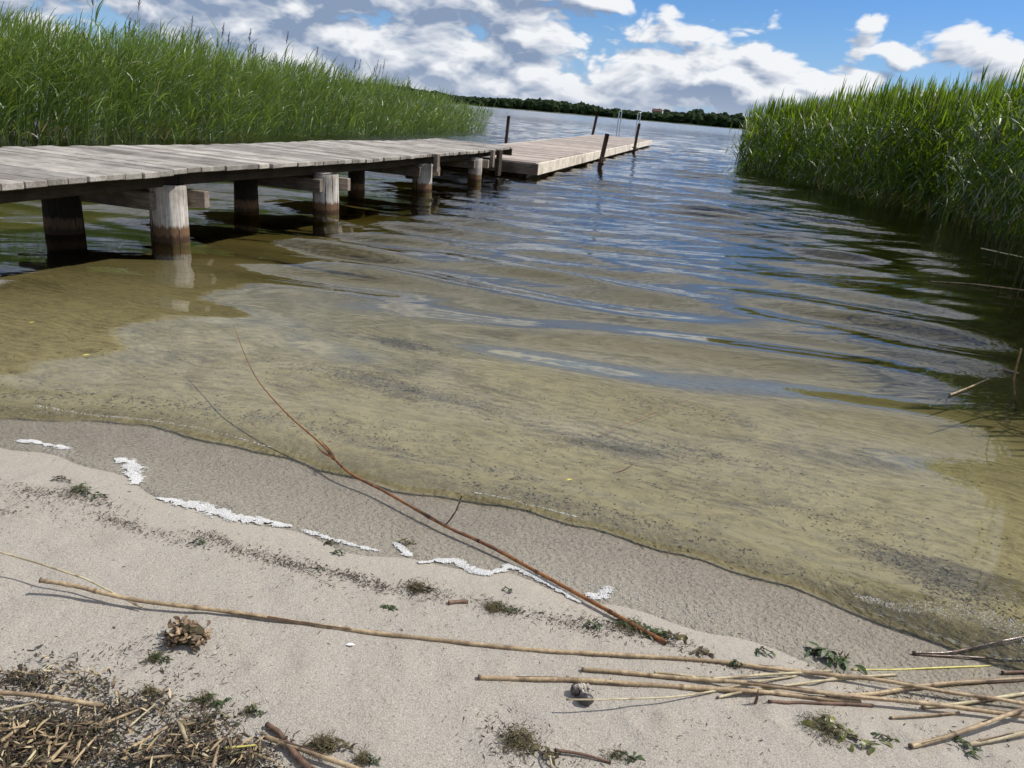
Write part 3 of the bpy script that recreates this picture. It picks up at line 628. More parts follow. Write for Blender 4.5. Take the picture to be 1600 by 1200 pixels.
while yv < 13.2:
    zr = np.interp(yv, ZT_Y, ZT); zl = np.interp(yv, ZT_Y, ZF)+.004; tilt = random.gauss(0, .0022); l_ = random.gauss(0, .016); r_ = random.gauss(0, .010)
    pr0 = rowpt(yv, .12+r_); pl0 = rowpt(yv, -1.22+l_); wv = pw_-random.uniform(.004, .012)
    A = np.array([*pl0, zl+tilt]); B = np.array([*pr0, zr+tilt*.5]); ax = (B-A); Lx = np.linalg.norm(ax); ax /= Lx
    skew = random.gauss(0, .006); ay = pd3+ax*skew; ay = ay-ax*np.dot(ay, ax); ay /= np.linalg.norm(ay)
    th_ = .036+random.uniform(-.002, .002)
    b.box((A+B)/2-np.cross(ax, ay)*th_/2, Lx, wv, th_, ax, ay, random.random(), .004); yv += pw_*pd[1]
b.box(np.array([*rowpt(8.6, -.1), .40]), .1, .1, .02)  # nailing strip under the boards
shift(b, WL).build('deck', M_DECK, walk, False)
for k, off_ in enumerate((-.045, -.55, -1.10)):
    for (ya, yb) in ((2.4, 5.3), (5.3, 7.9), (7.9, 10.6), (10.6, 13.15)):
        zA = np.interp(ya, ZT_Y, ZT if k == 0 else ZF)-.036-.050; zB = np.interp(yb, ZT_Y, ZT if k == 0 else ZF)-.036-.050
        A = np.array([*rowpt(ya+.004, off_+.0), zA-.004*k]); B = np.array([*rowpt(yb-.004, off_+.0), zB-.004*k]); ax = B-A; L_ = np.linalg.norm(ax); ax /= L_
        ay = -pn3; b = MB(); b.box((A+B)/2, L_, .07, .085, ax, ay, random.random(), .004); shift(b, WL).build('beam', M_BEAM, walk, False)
def pile(px_, py_, rr, ztop, lean=0., tn=.6, mt=None):
    c = at(px_, py_); c = c+np.array([c[0], c[1], 0])/np.hypot(c[0], c[1])*rr; g0 = float(ground(c[0], c[1]))-.15; n = 18; P = []; RR = []
    for i in range(n+1):
        u = i/n; P.append((c[0]+lean*u, c[1], g0+(ztop-g0)*u)); RR.append(rr*(1.07-.10*u))
    P.append(P[-1]); RR.append(rr*.0)
    P[-2] = (P[-2][0], P[-2][1], ztop-.008); P[-1] = (P[-1][0], P[-1][1], ztop+.002)
    b = MB(); b.tube(P[:-1]+[(P[-1][0], P[-1][1], ztop)], RR[:-1]+[rr*.92], 28, tn); V_ = b.v[0]
    ang = np.arctan2(V_[:, 1]-c[1], V_[:, 0]-c[0]); f_ = 1+.03*np.sin(3*ang+px_)+.018*np.sin(11*ang+1)+.012*np.sin(19*ang+px_)+.012*np.sin(V_[:, 2]*9+px_)
    V_[:, 0] = c[0]+(V_[:, 0]-c[0])*f_; V_[:, 1] = c[1]+(V_[:, 1]-c[1])*f_
    shift(b, WL).build('pile', mt or M_PILE, walk); return c
near = [pile(268, 381, .122, .385, .0, .95), pile(509, 336, .115, .36, 0, .8), pile(659, 301, .12, .34, 0, .6), pile(741, 285, .10, .34, 0, .6)]
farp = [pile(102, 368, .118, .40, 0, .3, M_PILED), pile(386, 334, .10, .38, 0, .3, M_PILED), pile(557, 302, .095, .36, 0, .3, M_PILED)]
def crossbeam(c, side_, zt, e0, e1, tn=.5, hh=.115, th_=.055):
    A = np.array([*(c[:2]-pn*e0+pd*side_), zt-hh/2]); B = np.array([*(c[:2]+pn*e1+pd*side_), zt-hh/2]); ax = (B-A)/np.linalg.norm(B-A)
    b = MB(); b.box((A+B)/2, np.linalg.norm(B-A), th_, hh, ax, np.cross(ez, ax), tn, .005); shift(b, WL).build('crossbeam', M_CROSS, walk, False)
for i, c in enumerate(near):
    zt = (.335, .315, .30, .31)[i]; rr = (.122, .115, .12, .10)[i]
    crossbeam(c, -rr-.022, zt, 1.15, .03 if i else -.01, .4); crossbeam(c, rr+.03, zt+.006, 1.15, .16 if i else .19, .8)
# end timbers, and the two short posts that stand proud of the deck edge
b = MB(); A = np.array([*rowpt(13.27, -.55), .375]); b.box(A, 1.28, .035, .12, pn3, pd3*-1, .3, .004); shift(b, WL).build('end_board', M_BEAM, walk, False)
for (yy, zz0, w_, dk) in ((9.62, .25, .085, M_CROSS), (11.9, .2, .08, M_CROSS), (12.25, .06, .16, M_BEAM)):
    c = rowpt(yy, .18); zt = np.interp(yy, ZT_Y, ZT)+(.004 if dk is M_CROSS else -.01); b = MB(); b.box((c[0], c[1], (zt+zz0)/2), .05, w_, zt-zz0, pn3, pd3, .7, .004); shift(b, WL).build('edge_post', dk, walk, False)

# ============================================================ floating platform
fd = np.array([.225, 1.])/math.hypot(.225, 1); fn = np.array([fd[1], -fd[0]]); fd3 = np.array([*fd, 0.]); fn3 = np.array([*fn, 0.])
NR = np.array([.08, 12.9]); FL = 23.1
def fp(u, v): return NR+fd*u-fn*v                              # u along from the near end, v leftwards from the right edge
plat = empty('floating_platform', (*fp(11, 1.1), .0)); tag(plat, 'low floating bathing platform of pale boards beyond the walkway', 'platform'); PL = np.array(plat.location)
b = MB(); u = .05; wdt = lambda u_: 1.9+.6*u_/FL
segz = lambda u_: .252+.006*math.sin(u_*.55)
while u < FL:
    w_ = wdt(u); bw = .14; c = fp(u+bw/2, w_/2+.0); L_ = w_-.05+random.gauss(0, .008)
    if abs(u-7.2) < .07 or abs(u-15.5) < .07: u += .035
    b.box((c[0], c[1], segz(u)-.014+random.gauss(0, .0012)), L_, bw-random.uniform(.005, .012), .028, fn3, fd3, random.random(), .003); u += bw
shift(b, PL).build('deck', M_FLOAT, plat, False)
for (u0, u1) in ((0, 7.2), (7.24, 15.5), (15.54, FL)):
    for v0, tn in ((-.021, .9), (None, .5)):
        va = v0 if v0 is not None else wdt(u0)+.021; vb = v0 if v0 is not None else wdt(u1)+.021
        A = np.array([*fp(u0, va), .155]); B = np.array([*fp(u1, vb), .155]); ax = (B-A)/np.linalg.norm(B-A); b = MB(); b.box((A+B)/2, np.linalg.norm(B-A), .04, .185, ax, np.cross(ez, ax), tn, .004)
        shift(b, PL).build('side_board', M_SIDE, plat, False)
for u0, tn in ((-.022, .2), (FL+.022, .6)):
    w_ = wdt(u0); b = MB(); c = fp(u0, w_/2); b.box((c[0], c[1], .15), w_+.08, .04, .175, fn3, fd3, tn, .004); shift(b, PL).build('end_board', M_CROSS, plat, False)
for k in range(9):
    u0 = 1.2+k*2.6
    for v in (.28, wdt(u0)-.28):
        b = MB(); P = [np.array([*fp(u0+q_, v), .02]) for q_ in np.linspace(-.95, .95, 7)]; b.tube(P, [.08, .15, .16, .16, .16, .15, .08], 14, .5); shift(b, PL).build('float', M_DARK, plat)
def post(px_, py_, ptx, pty, zbase, label, rr=.035, bracket=True, zs=.0):
    c = at(px_, py_, zs); d_ = ray(ptx, pty); tt0 = np.dot(c[:2], c[:2])/np.dot(c[:2], d_[:2]); top = CP+d_*tt0
    top[:2] = c[:2]+(top[:2]-c[:2])*1.0; base_ = c+(c-top)*((c[2]-zbase)/(top[2]-c[2]))
    e = empty('mooring_post', base_); L0 = np.array(e.location); b = MB(); b.tube(np.linspace(base_, top, 10), rr, 12, .5); shift(b, L0).build('tube', M_RUST, e)
    if bracket:
        b = MB(); m_c = at(px_, py_, .0); cz = .17
        q_ = c+(top-c)*((cz-c[2])/(top[2]-c[2]))
        th = np.linspace(0, 2*pi, 15); ring = [q_+fd3*(rr+.035)*math.cos(a)+fn3*(rr+.035)*math.sin(a) for a in th]; b.tube(ring, .016, 6, .5)
        b.box(q_+fd3*(rr+.10), .05, .16, .10, fn3, fd3, .4, .004); b.box(q_-fd3*(rr+.08), .05, .10, .12, fn3, fd3, .4, .004); b.box(q_+np.array([0, 0, -.09]), .12, .14, .05, fn3, fd3, .3, .004)
        shift(b, L0).build('bracket', M_RUST, e, False)
    tag(e, label, 'post', 'steel posts holding the floating platform')
post(937, 262, 949, 209, -1.4, 'thick rusty mooring post at the near right side of the floating platform', .048)
post(990, 239, 999, 193, -1.6, 'slimmer mooring post further out on the right side of the platform', .045)
post(926, 210, 933, 179, -1.6, 'dark mooring post leaning at the far left corner of the platform', .06, False, .24)
post(791, 219, 795, 181, -1.4, 'dark mooring post just beyond the end of the plank walkway', .042, False, .24)
lad = empty('bathing_ladder', (*fp(FL-.1, 1.0), .26)); tag(lad, 'steel bathing ladder with two looped handrails at the lake end of the platform', 'ladder')
LL = np.array(lad.location)
for (px_, py_) in ((963, 213), (992, 216)):
    c = at(px_, py_, .25); out_ = fd3*.28*.2+fn3*.12; P = [c+np.array([0, 0, -.02])]; hgt = 1.02
    for a in np.linspace(0, 1, 8): P.append(c+ez*hgt*a)
    for a in np.linspace(0, pi, 9)[1:-1]: P.append(c+ez*(hgt+.06*math.sin(a))+fn3*(.055*(1-math.cos(a))))
    for a in np.linspace(1, -.9, 12): P.append(c+ez*hgt*a+fn3*.11)
    b = MB(); b.tube(P, .022, 8, .6); shift(b, LL).build('handrail', M_STEEL, lad)
c0, c1 = at(963, 213, .25)+fn3*.11, at(992, 216, .25)+fn3*.11
for k in range(4):
    b = MB(); dz_ = np.array([0, 0, -.2-.25*k]); b.tube([c0+dz_, c1+dz_], .018, 8, .6); shift(b, LL).build('rung', M_STEEL, lad)

# ============================================================ things on the sand
def stalk(name, pts, r0, r1, mat, label, cat, group=None, nodes=.16, rise=None, hollow=True, part=None, wob=.0012, sides=9):
    "a reed stalk or stick through pixels (px, py, height above the ground)"
    r0 *= .80; r1 *= .80
    W_ = np.array([on(p[0], p[1], (p[2] if len(p) > 2 else 0)+max(r0, r1)*.75) for p in pts]); L_ = np.linalg.norm(np.diff(W_, axis=0), axis=1).sum()
    n = max(24, int(L_/.008)); P = spline(W_, n); u = np.linspace(0, 1, n); sarc = u*L_
    P[:, 2] += wob*np.sin(sarc*21+len(label)); P[:, 0] += wob*np.sin(sarc*13+2)
    if rise is None:
        gmin = ground(P[:, 0], P[:, 1])+(r0+(r1-r0)*u)*.55; P[:, 2] = np.maximum(P[:, 2], gmin)
    ph = (sarc % nodes)/nodes; nd = np.exp(-(np.minimum(ph, 1-ph)*nodes/.0045)**2) if nodes else 0*u
    rr = (r0+(r1-r0)*u)*(1+.25*nd)*(1+.05*np.sin(sarc*160+r0*9e3)+.04*np.sin(sarc*67)); tone = 1-.85*nd; tone = tone-.35*(np.sin(sarc*23+r0*5e3)*np.sin(sarc*9+1) > .45); L0 = P[0].copy()
    e = empty(name, P[0]); L0 = np.array(e.location)
    b = MB(); pth, rad2, tn = P, rr, tone
    if hollow:
        pth = np.vstack([P[0]+(P[1]-P[0])*1.2, P[0]+(P[1]-P[0])*.02, P, ]); rad2 = np.concatenate([[rr[0]*.45, rr[0]*.7], rr]); tn = np.concatenate([[0, .1], tone])
    b.tube(pth, rad2, sides, tn)
    o = shift(b, L0).build(part or 'culm', mat, e); tag(e, label, cat, group)
    if min(r0, r1) > .0033 and L_ > .12 and nodes:
        rs = random.Random(int(P[0][0]*1e4)); T_ = np.gradient(P, axis=0); T_ /= np.linalg.norm(T_, axis=1)[:, None]
        for kk in range(min(6, max(2, int(L_*6)))):
            i0_ = rs.randrange(2, n-8); ln_ = min(rs.randint(4, 16), n-1-i0_); an_ = rs.uniform(-.2, 3.3); idx_ = np.arange(i0_, i0_+ln_)
            sdv = np.cross(T_[i0_], [0, 0, 1.]); sdv /= np.linalg.norm(sdv); nr_ = sdv*math.cos(an_)+np.array([0, 0, 1.])*math.sin(an_); lift = np.linspace(0, 1, ln_)[:, None]**2*rs.choice([.0005, .001, .004])
            b2 = MB(); b2.ribbon(P[idx_]+nr_*(rr[idx_]*1.04)[:, None]+nr_*lift, np.linspace(1, .25, ln_)*r0*rs.uniform(.5, 1.3), np.cross(T_[i0_], nr_), rs.choice([0., .1, .3, 1.]))
            shift(b2, L0).build('sheath', M_BARK if rs.random() < .4 else mat, e, False)
    return e, P
G1 = 'dry reed stalks on the sand'
stalk('reed_stalk', [(62, 906, .028), (130, 919, .022), (230, 940, .014), (400, 962, .004), (600, 991, .0), (800, 1012, 0), (950, 1023, 0), (1100, 1031, .001), (1200, 1044, .003), (1330, 1057, .010), (1430, 1072, .014), (1520, 1087, .012), (1610, 1101, .008)], .0056, .0050, M_STRAW, 'longest dry reed stalk, running from the left across the whole beach', 'reed stalk', G1, .21)
stalk('reed_stalk', [(746, 1058), (870, 1062), (1000, 1069), (1120, 1077), (1240, 1086), (1345, 1098, .0)], .0056, .0062, M_STRAW, 'brownish reed stalk whose broken left end lies lowest in the middle of the sand', 'reed stalk', G1, .19)
stalk('reed_stalk', [(908, 1046), (1000, 1053, .001), (1100, 1062, .004), (1200, 1071, .008), (1350, 1090, .012), (1480, 1103, .012), (1610, 1120, .010)], .0048, .0058, M_STRAW, 'stout reed stalk crossing over the heap of reeds at lower right', 'reed stalk', G1, .17)
stalk('reed_stalk', [(1021, 1050, .002), (1060, 1055, .004), (1110, 1060, .006), (1190, 1054, .007), (1300, 1049, .004)], .0032, .0036, M_STRAWPALE, 'pale greenish reed stalk bent upwards between the darker reeds', 'reed stalk', G1, .2)
stalk('reed_stalk', [(884, 1092, .030), (960, 1093, .022), (1040, 1090, .012), (1110, 1080, .004), (1170, 1068, .004), (1245, 1056, .0)], .0019, .0027, M_STRAWPALE, 'thin raised straw passing over the black mussel cluster', 'reed stalk', G1, .14)
stalk('reed_stalk', [(1290, 1089, .002), (1360, 1084, .004), (1420, 1075, .004), (1500, 1066, .003), (1610, 1059, .002)], .0050, .0058, M_STRAW, 'reed stalk slanting up to the right edge under the longest stalk', 'reed stalk', G1, .16)
stalk('reed_stalk', [(1421, 1167, .0), (1470, 1153, .008), (1530, 1134, .016), (1610, 1104, .024)], .0058, .0052, M_STRAW, 'hollow ended reed stalk rising to the right edge near the bottom corner', 'reed stalk', G1, .15)
stalk('reed_stalk', [(1511, 1164, .002), (1560, 1153, .007), (1610, 1142, .010)], .0058, .0055, M_STRAWPALE, 'short thick pale reed stalk nearest the bottom right corner', 'reed stalk', G1, .2)
stalk('reed_stalk', [(1390, 1122), (1440, 1119, .002), (1500, 1113, .003)], .0030, .0032, M_STRAW, 'short thin reed piece just below the stout crossing stalk', 'reed stalk', G1, .12)
stalk('reed_stalk', [(1440, 1104, .002), (1500, 1100, .003), (1560, 1090, .004), (1610, 1081, .004)], .0042, .0045, M_STRAWPALE, 'reed stalk wedged behind the crossing stalks at the right edge', 'reed stalk', G1, .14)
stalk('reed_stalk', [(1120, 1090, .0), (1190, 1076, .002), (1300, 1062, .002), (1400, 1054, .001)], .0030, .0034, M_STRAWPALE, 'slim reed lying diagonally beneath the middle of the heap', 'reed stalk', G1, .15)
stalk('reed_stalk', [(1200, 1096, .0), (1290, 1099, .0), (1365, 1103, .0)], .0040, .0040, M_BARK, 'dark short reed piece half buried under the heap', 'reed stalk', G1, .15)
stalk('reed_stalk', [(1330, 1046), (1400, 1046), (1470, 1044), (1548, 1040)], .0022, .0024, M_YELLOW, 'bright yellow straw at the edge of the wet sand', 'reed stalk', G1, .1)
stalk('reed_stalk', [(1565, 1051, .002), (1610, 1050, .002)], .0040, .0040, M_BARK, 'reddish stub of reed at the right edge by the water', 'reed stalk', G1, .1)
stalk('reed_stalk', [(1426, 1020, .002), (1480, 1020, .004), (1540, 1007, .008), (1610, 993, .012)], .0044, .0038, M_WETREED, 'wet dark reed stalk pointing from the wet sand into the ripples', 'reed stalk', G1, .12)
stalk('reed_stalk', [(1428, 1022, .001), (1500, 1026, .003), (1560, 1030, .003), (1610, 1031, .003)], .0030, .0030, M_WETREED, 'glistening wet reed lying level below the other wet one', 'reed stalk', G1, .12)
stalk('reed_stalk', [(-10, 859, .055), (50, 877, .046), (110, 897, .036), (137, 906, .032), (180, 927, .022), (222, 949, .008)], .0024, .0026, M_STRAWPALE, 'thin bent straw raised over the left end of the longest stalk', 'reed stalk', G1, .17)
stalk('reed_stalk', [(-10, 1082, .012), (60, 1088, .012), (165, 1103, .010)], .0048, .0052, M_STRAW, 'thick straight reed piece on top of the debris at the left edge', 'reed stalk', G1, .3)
stalk('reed_stalk', [(412, 1150, .008), (470, 1170, .010), (570, 1207, .006)], .0050, .0055, M_STRAW, 'pinkish tan reed piece leaving the bottom edge left of centre', 'reed stalk', G1, .3)
stalk('twig', [(416, 1131, .002), (437, 1147, .003), (455, 1172, .003), (492, 1210, .0)], .0050, .0070, M_BARK, 'dark brown curved twig under the reed piece at the bottom edge', 'twig', None, .07)
stalk('twig', [(700, 942), (716, 940), (731, 940)], .0055, .0050, M_BARK, 'short black bit of stick on its own in the wrack line', 'twig', None, .0)
# russet reed running from the sand out over the water
W_pts = [(1041, 1004, .002), (960, 960, .005), (850, 899, .008), (760, 852, .012), (690, 818, .016), (600, 768, .022), (545, 738, .034), (520, 715, .046)]
e, P = stalk('russet_reed', [(*p,) for p in W_pts], .0062, .0042, M_RUSSET, 'russet reed reaching from the wrack line out over the shallow water', 'reed stalk', None, .17, rise=True)
def free(px_, py_, z): return at(px_, py_, z)
L0 = np.array(e.location)
tp_ = [P[-1], free(500, 692, .055), free(450, 648, .085), (free(405, 597, .12)), free(383, 555, .15), free(365, 508, .19)]
b = MB(); q_ = spline(tp_, 60); b.tube(q_, np.linspace(.0034, .0011, 60), 8, .9); b.tube([P[-1]+(P[-2]-P[-1])*3, P[-1], q_[3]], [.0042, .0058, .0036], 9, .4); shift(b, L0).build('tip', M_RUSSET, e)
b = MB()
for k, (dx, dy) in enumerate(((0, 0), (-9, 6), (6, 10))):
    b.ribbon(spline([free(522, 716, .048), free(512+dx, 700+dy, .05), free(500+dx, 688+dy*.5, .056)], 6), [.007, .008, .007, .005, .003, .001], (.7, .3, .5), .8)
shift(b, L0).build('sheath', M_RUSSET, e, False)
b = MB(); b0 = P[int(len(P)*.70)]; m_d = min(range(len(P)), key=lambda i: abs((ray(697, 820)[0]/ray(697, 820)[1])-P[i][0]/P[i][1])); b0 = P[m_d]
tw = spline([b0, b0+np.array([.022, .012, .032]), b0+np.array([.036, .026, .078])], 14); b.tube(tw, np.linspace(.0026, .0010, 14), 6, .3)
for k in range(5):
    q_ = tw[3+2*k]; b.ribbon([q_, q_+np.array([.006, .004, .012]), q_+np.array([.010+.004*k % 3, .004, .022])], [.003, .004, .0008], (.8, -.3, .2), .3)
shift(b, L0).build('side_shoot', M_BARK, e)
stalk('sunken_reed', [(930, 683, .01), (985, 660, .02), (1050, 634, .03), (1112, 611, .05)], .0018, .0014, M_RUSSET, 'thin orange reed lying under water right of the middle', 'reed stalk', None, .2)
stalk('sunken_reed', [(1066, 715, .0), (1080, 700, .005)], .0030, .0020, M_BARK, 'tiny dark stick lying on the lake bed right of centre', 'twig', None, .0)
e2, _ = None, None
def on_water(name, pts, r0, r1, mat, label, cat='reed stalk', nodes=.17):
    W_ = np.array([at(*p) for p in pts]); P = spline(W_, 60); e = empty(name, P[0]); b = MB(); u = np.linspace(0, 1, 60); L_ = np.linalg.norm(np.diff(P, axis=0), axis=1).sum(); ph = (u*L_ % nodes)/nodes; nd = np.exp(-(np.minimum(ph, 1-ph)*nodes/.006)**2)
    b.tube(P, (r0+(r1-r0)*u)*(1+.2*nd), 8, 1-.8*nd); shift(b, np.array(e.location)).build('culm', mat, e); tag(e, label, cat)
on_water('floating_reed', [(1484, 617, .002), (1512, 606, .006), (1545, 592, .012)], .0045, .0034, M_STRAW, 'tan reed piece afloat in the dark water beside the right bed')
on_water('fallen_reed', [(1460, 546, .004), (1520, 563, .006), (1592, 584, .012)], .005, .006, M_WETREED, 'dark wet reed lying on the black water, pointing left from the right bed')
on_water('fallen_reed', [(1484, 503, .004), (1543, 520, .004)], .003, .003, M_STRAW, 'short pale reed bit afloat in the dark reflection of the right bed')
on_water('fallen_reed', [(1452, 440, .004), (1520, 444, .012), (1610, 455, .03)], .006, .006, M_STRAW, 'long broken reed lying out from the right bed onto the water')
on_water('fallen_reed', [(1533, 388, .05), (1570, 396, .07), (1612, 405, .09)], .007, .006, M_STRAWPALE, 'pale broken reed sticking out of the foot of the right bed')
on_water('bent_reed', [(1596, 545, .30), (1588, 575, .18), (1584, 600, .06), (1588, 640, -.12)], .003, .005, M_STRAW, 'thin tan reed bending out of the water at the right edge')
stalk('twig', [(958, 739, .0), (975, 733, .004), (989, 725, .006)], .0028, .0012, M_RUSSET, 'small tan twig sunk in the shallows left of the lone floating leaf', 'twig', None, .0)

# a splinter standing in the sand
pz = on(1180, 1099); e = empty('splinter', pz); b = MB(); b.tube([(0, 0, -.004), (.001, 0, .012), (.0, .001, .030), (.0005, .001, .034)], [.0036, .0028, .0011, .0002], 7, .5); b.build('wood_sliver', M_BARK, e); tag(e, 'small pointed splinter standing upright in the sand', 'splinter')

def chunk(b, c, r_, sq=(1, 1, 1), tone=.5, jit=.12, base=IC1):
    v, f = base; P = v*(1+jit*rng.standard_normal((len(v), 1)))*np.array(sq)*r_; b.add(P+np.array(c), f, tone)
# mussel cluster
pc = on(912, 1092); e = empty('mussel_cluster', pc); tag(e, 'black shelled mussel cluster crusted with pale barnacles under a thin straw', 'mussel cluster')
b = MB(); chunk(b, (.002, -.012, .010), .0135, (1.1, .85, .8), .5, .04, IC2); b.build('shell', M_SHELLD, e)
b = MB(); chunk(b, (-.015, .010, .011), .012, (.9, 1, .9), .5, .02, IC2); b.build('shell', M_SHELLD, e)
b = MB()
for k in range(46):
    a = random.uniform(0, 2*pi); chunk(b, (-.004+.017*math.cos(a)*random.random(), .007+.011*math.sin(a)*random.random(), .014+random.uniform(-.004, .009)), random.uniform(.0022, .0048), (1, 1, .8), random.random(), .2, IC0)
b.build('barnacles', M_BARN, e, False)
# crumpled clump of dead plant matter
pc = on(292, 1000); e = empty('dead_plant_clump', pc); tag(e, 'fist sized crumpled clump of brown dead plant matter below the longest stalk', 'plant clump')
M_CR = mat_plain('crumpled_leaf', (.09, .055, .032), (.36, .25, .15), 70, .6, .0015, .35, 1.1)
b = MB(); chunk(b, (0, .005, .010), .024, (1.35, 1., .75), .15, .15, IC2); b.build('core', M_MOSS, e, False)
b = MB()
for k in range(95):
    a = random.uniform(0, 2*pi); q0 = np.array([.042*math.cos(a)*random.random()**.5, .026*math.sin(a)*random.random()**.5, random.uniform(.004, .036)]); q0[2] *= 1-.5*abs(q0[0])/.045
    a2 = random.uniform(0, 2*pi); l_ = random.uniform(.010, .026); cu = random.uniform(-1.5, 1.5); pts = [q0]
    for i in range(5): a2 += cu*.4; pts.append(pts[-1]+np.array([math.cos(a2), math.sin(a2), random.uniform(-.55, .55)])*l_/5)
    sd_ = np.array([-math.sin(a2), math.cos(a2), random.uniform(-.8, 1.5)]); sd_ /= np.linalg.norm(sd_)
    if k % 3: b.ribbon(pts, [.002, .007, .010, .010, .007, .002], sd_, random.random())
    else: b.tube(pts, np.array([.002, .0035, .004, .0035, .003, .001])*random.uniform(.6, 1.2), 6, random.random())
b.build('curled_leaves', M_CR, e)

# leafy water plants and weed
def weed(px_, py_, w, label, n=26, leaf=.02, mat=M_WEED, stemlen=.06, ang=0., hgt=.015, fuzz=0, name='water_weed', red=0):
    c = on(px_, py_); e = empty(name, c); tag(e, label, 'water weed')
    r = np.random.default_rng(int(px_*7+py_)); d_ = np.array([math.cos(ang), math.sin(ang), 0.])
    b = MB(); P = spline([d_*-w/2, d_*-w/6+np.array([0, w*.12, hgt*.6]), d_*w/5+np.array([0, -.08*w, hgt*.5]), d_*w/2+np.array([0, .06*w, hgt*.2])], 20)
    P[:, 2] = np.maximum(P[:, 2], .001); b.tube(P, .0011, 6, .2); b.build('stem', M_BARK, e)
    b = MB()
    for k in range(n):
        q0 = P[r.integers(0, 20)]+r.normal(0, w*.06, 3)*[1, 1, .2]; q0[2] = abs(q0[2])+.001; a = r.uniform(0, 2*pi); l_ = leaf*r.uniform(.5, 1.2); rise_ = r.uniform(-.2, .9); pts = [q0]
        for i in range(5): a += r.normal(0, .25); rise_ -= .28; nq = pts[-1]+np.array([math.cos(a), math.sin(a), rise_*.7])*l_/5; nq[2] = max(nq[2], .0012); pts.append(nq)
        sd_ = np.array([-math.sin(a), math.cos(a), r.uniform(-.7, .7)]); sd_ /= np.linalg.norm(sd_); b.ribbon(pts, leaf*.36*np.array([.3, .8, 1, .95, .6, .1]), sd_, r.random())
    b.build('leaves', mat, e)
    if fuzz:
        b = MB()
        for k in range(fuzz):
            q0 = np.array([*r.normal(0, w*.16, 2), abs(r.normal(0, hgt*.5))])+d_*-w*.25; a = r.uniform(0, 2*pi); l_ = r.uniform(.006, .018); b.ribbon([q0, q0+np.array([math.cos(a), math.sin(a), r.uniform(-.2, .5)])*l_*.5, q0+np.array([math.cos(a+.6), math.sin(a+.6), 0])*l_+[0, 0, .001]], [.0012, .0012, .0003], (-math.sin(a), math.cos(a), 0), r.random())
        b.build('fine_threads', M_MOSS, e, False)
    if red:
        b = MB()
        for k in range(red): q0 = P[12+k*3]+[0, 0, .008]; b.ribbon([q0, q0+[.003, 0, .008], q0+[.004, 0, .014]], [.003, .004, .001], (1, 0, 0), .8); b.ribbon([q0, q0+[-.003, 0, .007], q0+[-.006, 0, .010]], [.002, .003, .001], (1, 0, 0), .8)
        b.build('bud', M_RUSSET, e, False)
weed(1296, 1030, .085, 'glossy dark green weed with small red buds above the heap of reeds', 34, .028, ang=-.35, hgt=.022, red=2)
weed(1315, 1150, .12, 'fuzzy brown weed joined to curled olive leaves below the heap of reeds', 30, .028, mat=mat_plain('olive_weed', (.05, .07, .015), (.17, .16, .04), 60, .35, .0004, .5, .8), ang=-.3, hgt=.02, fuzz=420)
weed(1383, 1157, .03, 'tiny green leaf scrap right of the fuzzy brown weed', 8, .016)
weed(1505, 1165, .05, 'dark wet weed caught round the ends of the corner reeds', 18, .016, mat=M_WEED, ang=-1.)
weed(135, 772, .10, 'dark weed twig curled on the sand at the upper left wrack', 40, .016, ang=-.2, hgt=.018, fuzz=160)
weed(95, 752, .05, 'small upright brown sprig at the left foam', 14, .014, mat=M_MOSS, hgt=.02)
weed(605, 950, .032, 'bright green forked sprig below the wrack line', 22, .012, hgt=.006)
weed(660, 922, .05, 'spiky dark tuft of weed in the middle wrack line', 30, .014, mat=M_MOSS, fuzz=260, hgt=.018)
weed(785, 952, .065, 'mossy green mat of weed right of the short black stick', 40, .010, fuzz=300, hgt=.008)
weed(792, 924, .022, 'small olive weed scrap just below the foam', 10, .012)
weed(520, 850, .03, 'pinkish brown weed scrap against the thin foam', 12, .014, mat=M_MOSS)
weed(530, 866, .03, 'green tipped weed scrap under the thin foam', 14, .012)
weed(632, 850, .035, 'dark weed arching over a round foam patch', 16, .014, mat=M_MOSS)
weed(310, 849, .03, 'small green tuft in the left wrack line', 20, .010)
weed(500, 890, .02, 'yellow green scrap of weed in the wrack line', 10, .010)
weed(1000, 985, .10, 'row of dark ragged weed under the foot of the russet reed', 60, .018, ang=-.25, hgt=.014, fuzz=200)
weed(925, 980, .035, 'dark pointed weed left of the russet reed foot', 18, .014, hgt=.016)
weed(1050, 996, .05, 'pale brown weed at the tip of the russet reed foot', 22, .018, mat=M_MOSS, hgt=.012)
weed(1098, 1022, .03, 'upright olive leaf scrap against the longest stalk', 9, .022, mat=M_MOSS, hgt=.01)
weed(1150, 1042, .028, 'black lump of weed wrapped round the longest stalk', 40, .010, hgt=.02)
weed(1195, 1020, .035, 'green brown sliver of weed lying on the wet sand edge', 7, .022)
weed(250, 1032, .04, 'greenish weed tuft below the crumpled clump', 26, .012, fuzz=90)
weed(330, 1098, .05, 'dark green weed at the top of the bottom debris', 34, .014, fuzz=120)
weed(398, 1115, .03, 'green weed tuft right of the bottom debris', 24, .010, fuzz=60)
weed(240, 1085, .03, 'black knot of weed over the loose straw', 20, .010, mat=M_MOSS, fuzz=100, hgt=.014)
weed(575, 1190, .035, 'green moss bit at the bottom edge', 24, .010, fuzz=120)
weed(520, 1170, .06, 'brown matted weed heap beside the bottom reed piece', 30, .014, mat=M_MOSS, fuzz=320, hgt=.02)
weed(830, 1170, .09, 'brown matted weed with a stick at the bottom centre', 34, .016, mat=M_MOSS, fuzz=420, hgt=.018, ang=-.4)
weed(975, 1185, .05, 'thin olive weed strands at the bottom right of centre', 16, .016, fuzz=60)
stalk('twig', [(866, 1172, .004), (910, 1178, .004), (955, 1190, .002)], .0034, .0028, M_BARK, 'brown stick lying across the bottom centre weed', 'twig', None, .1)
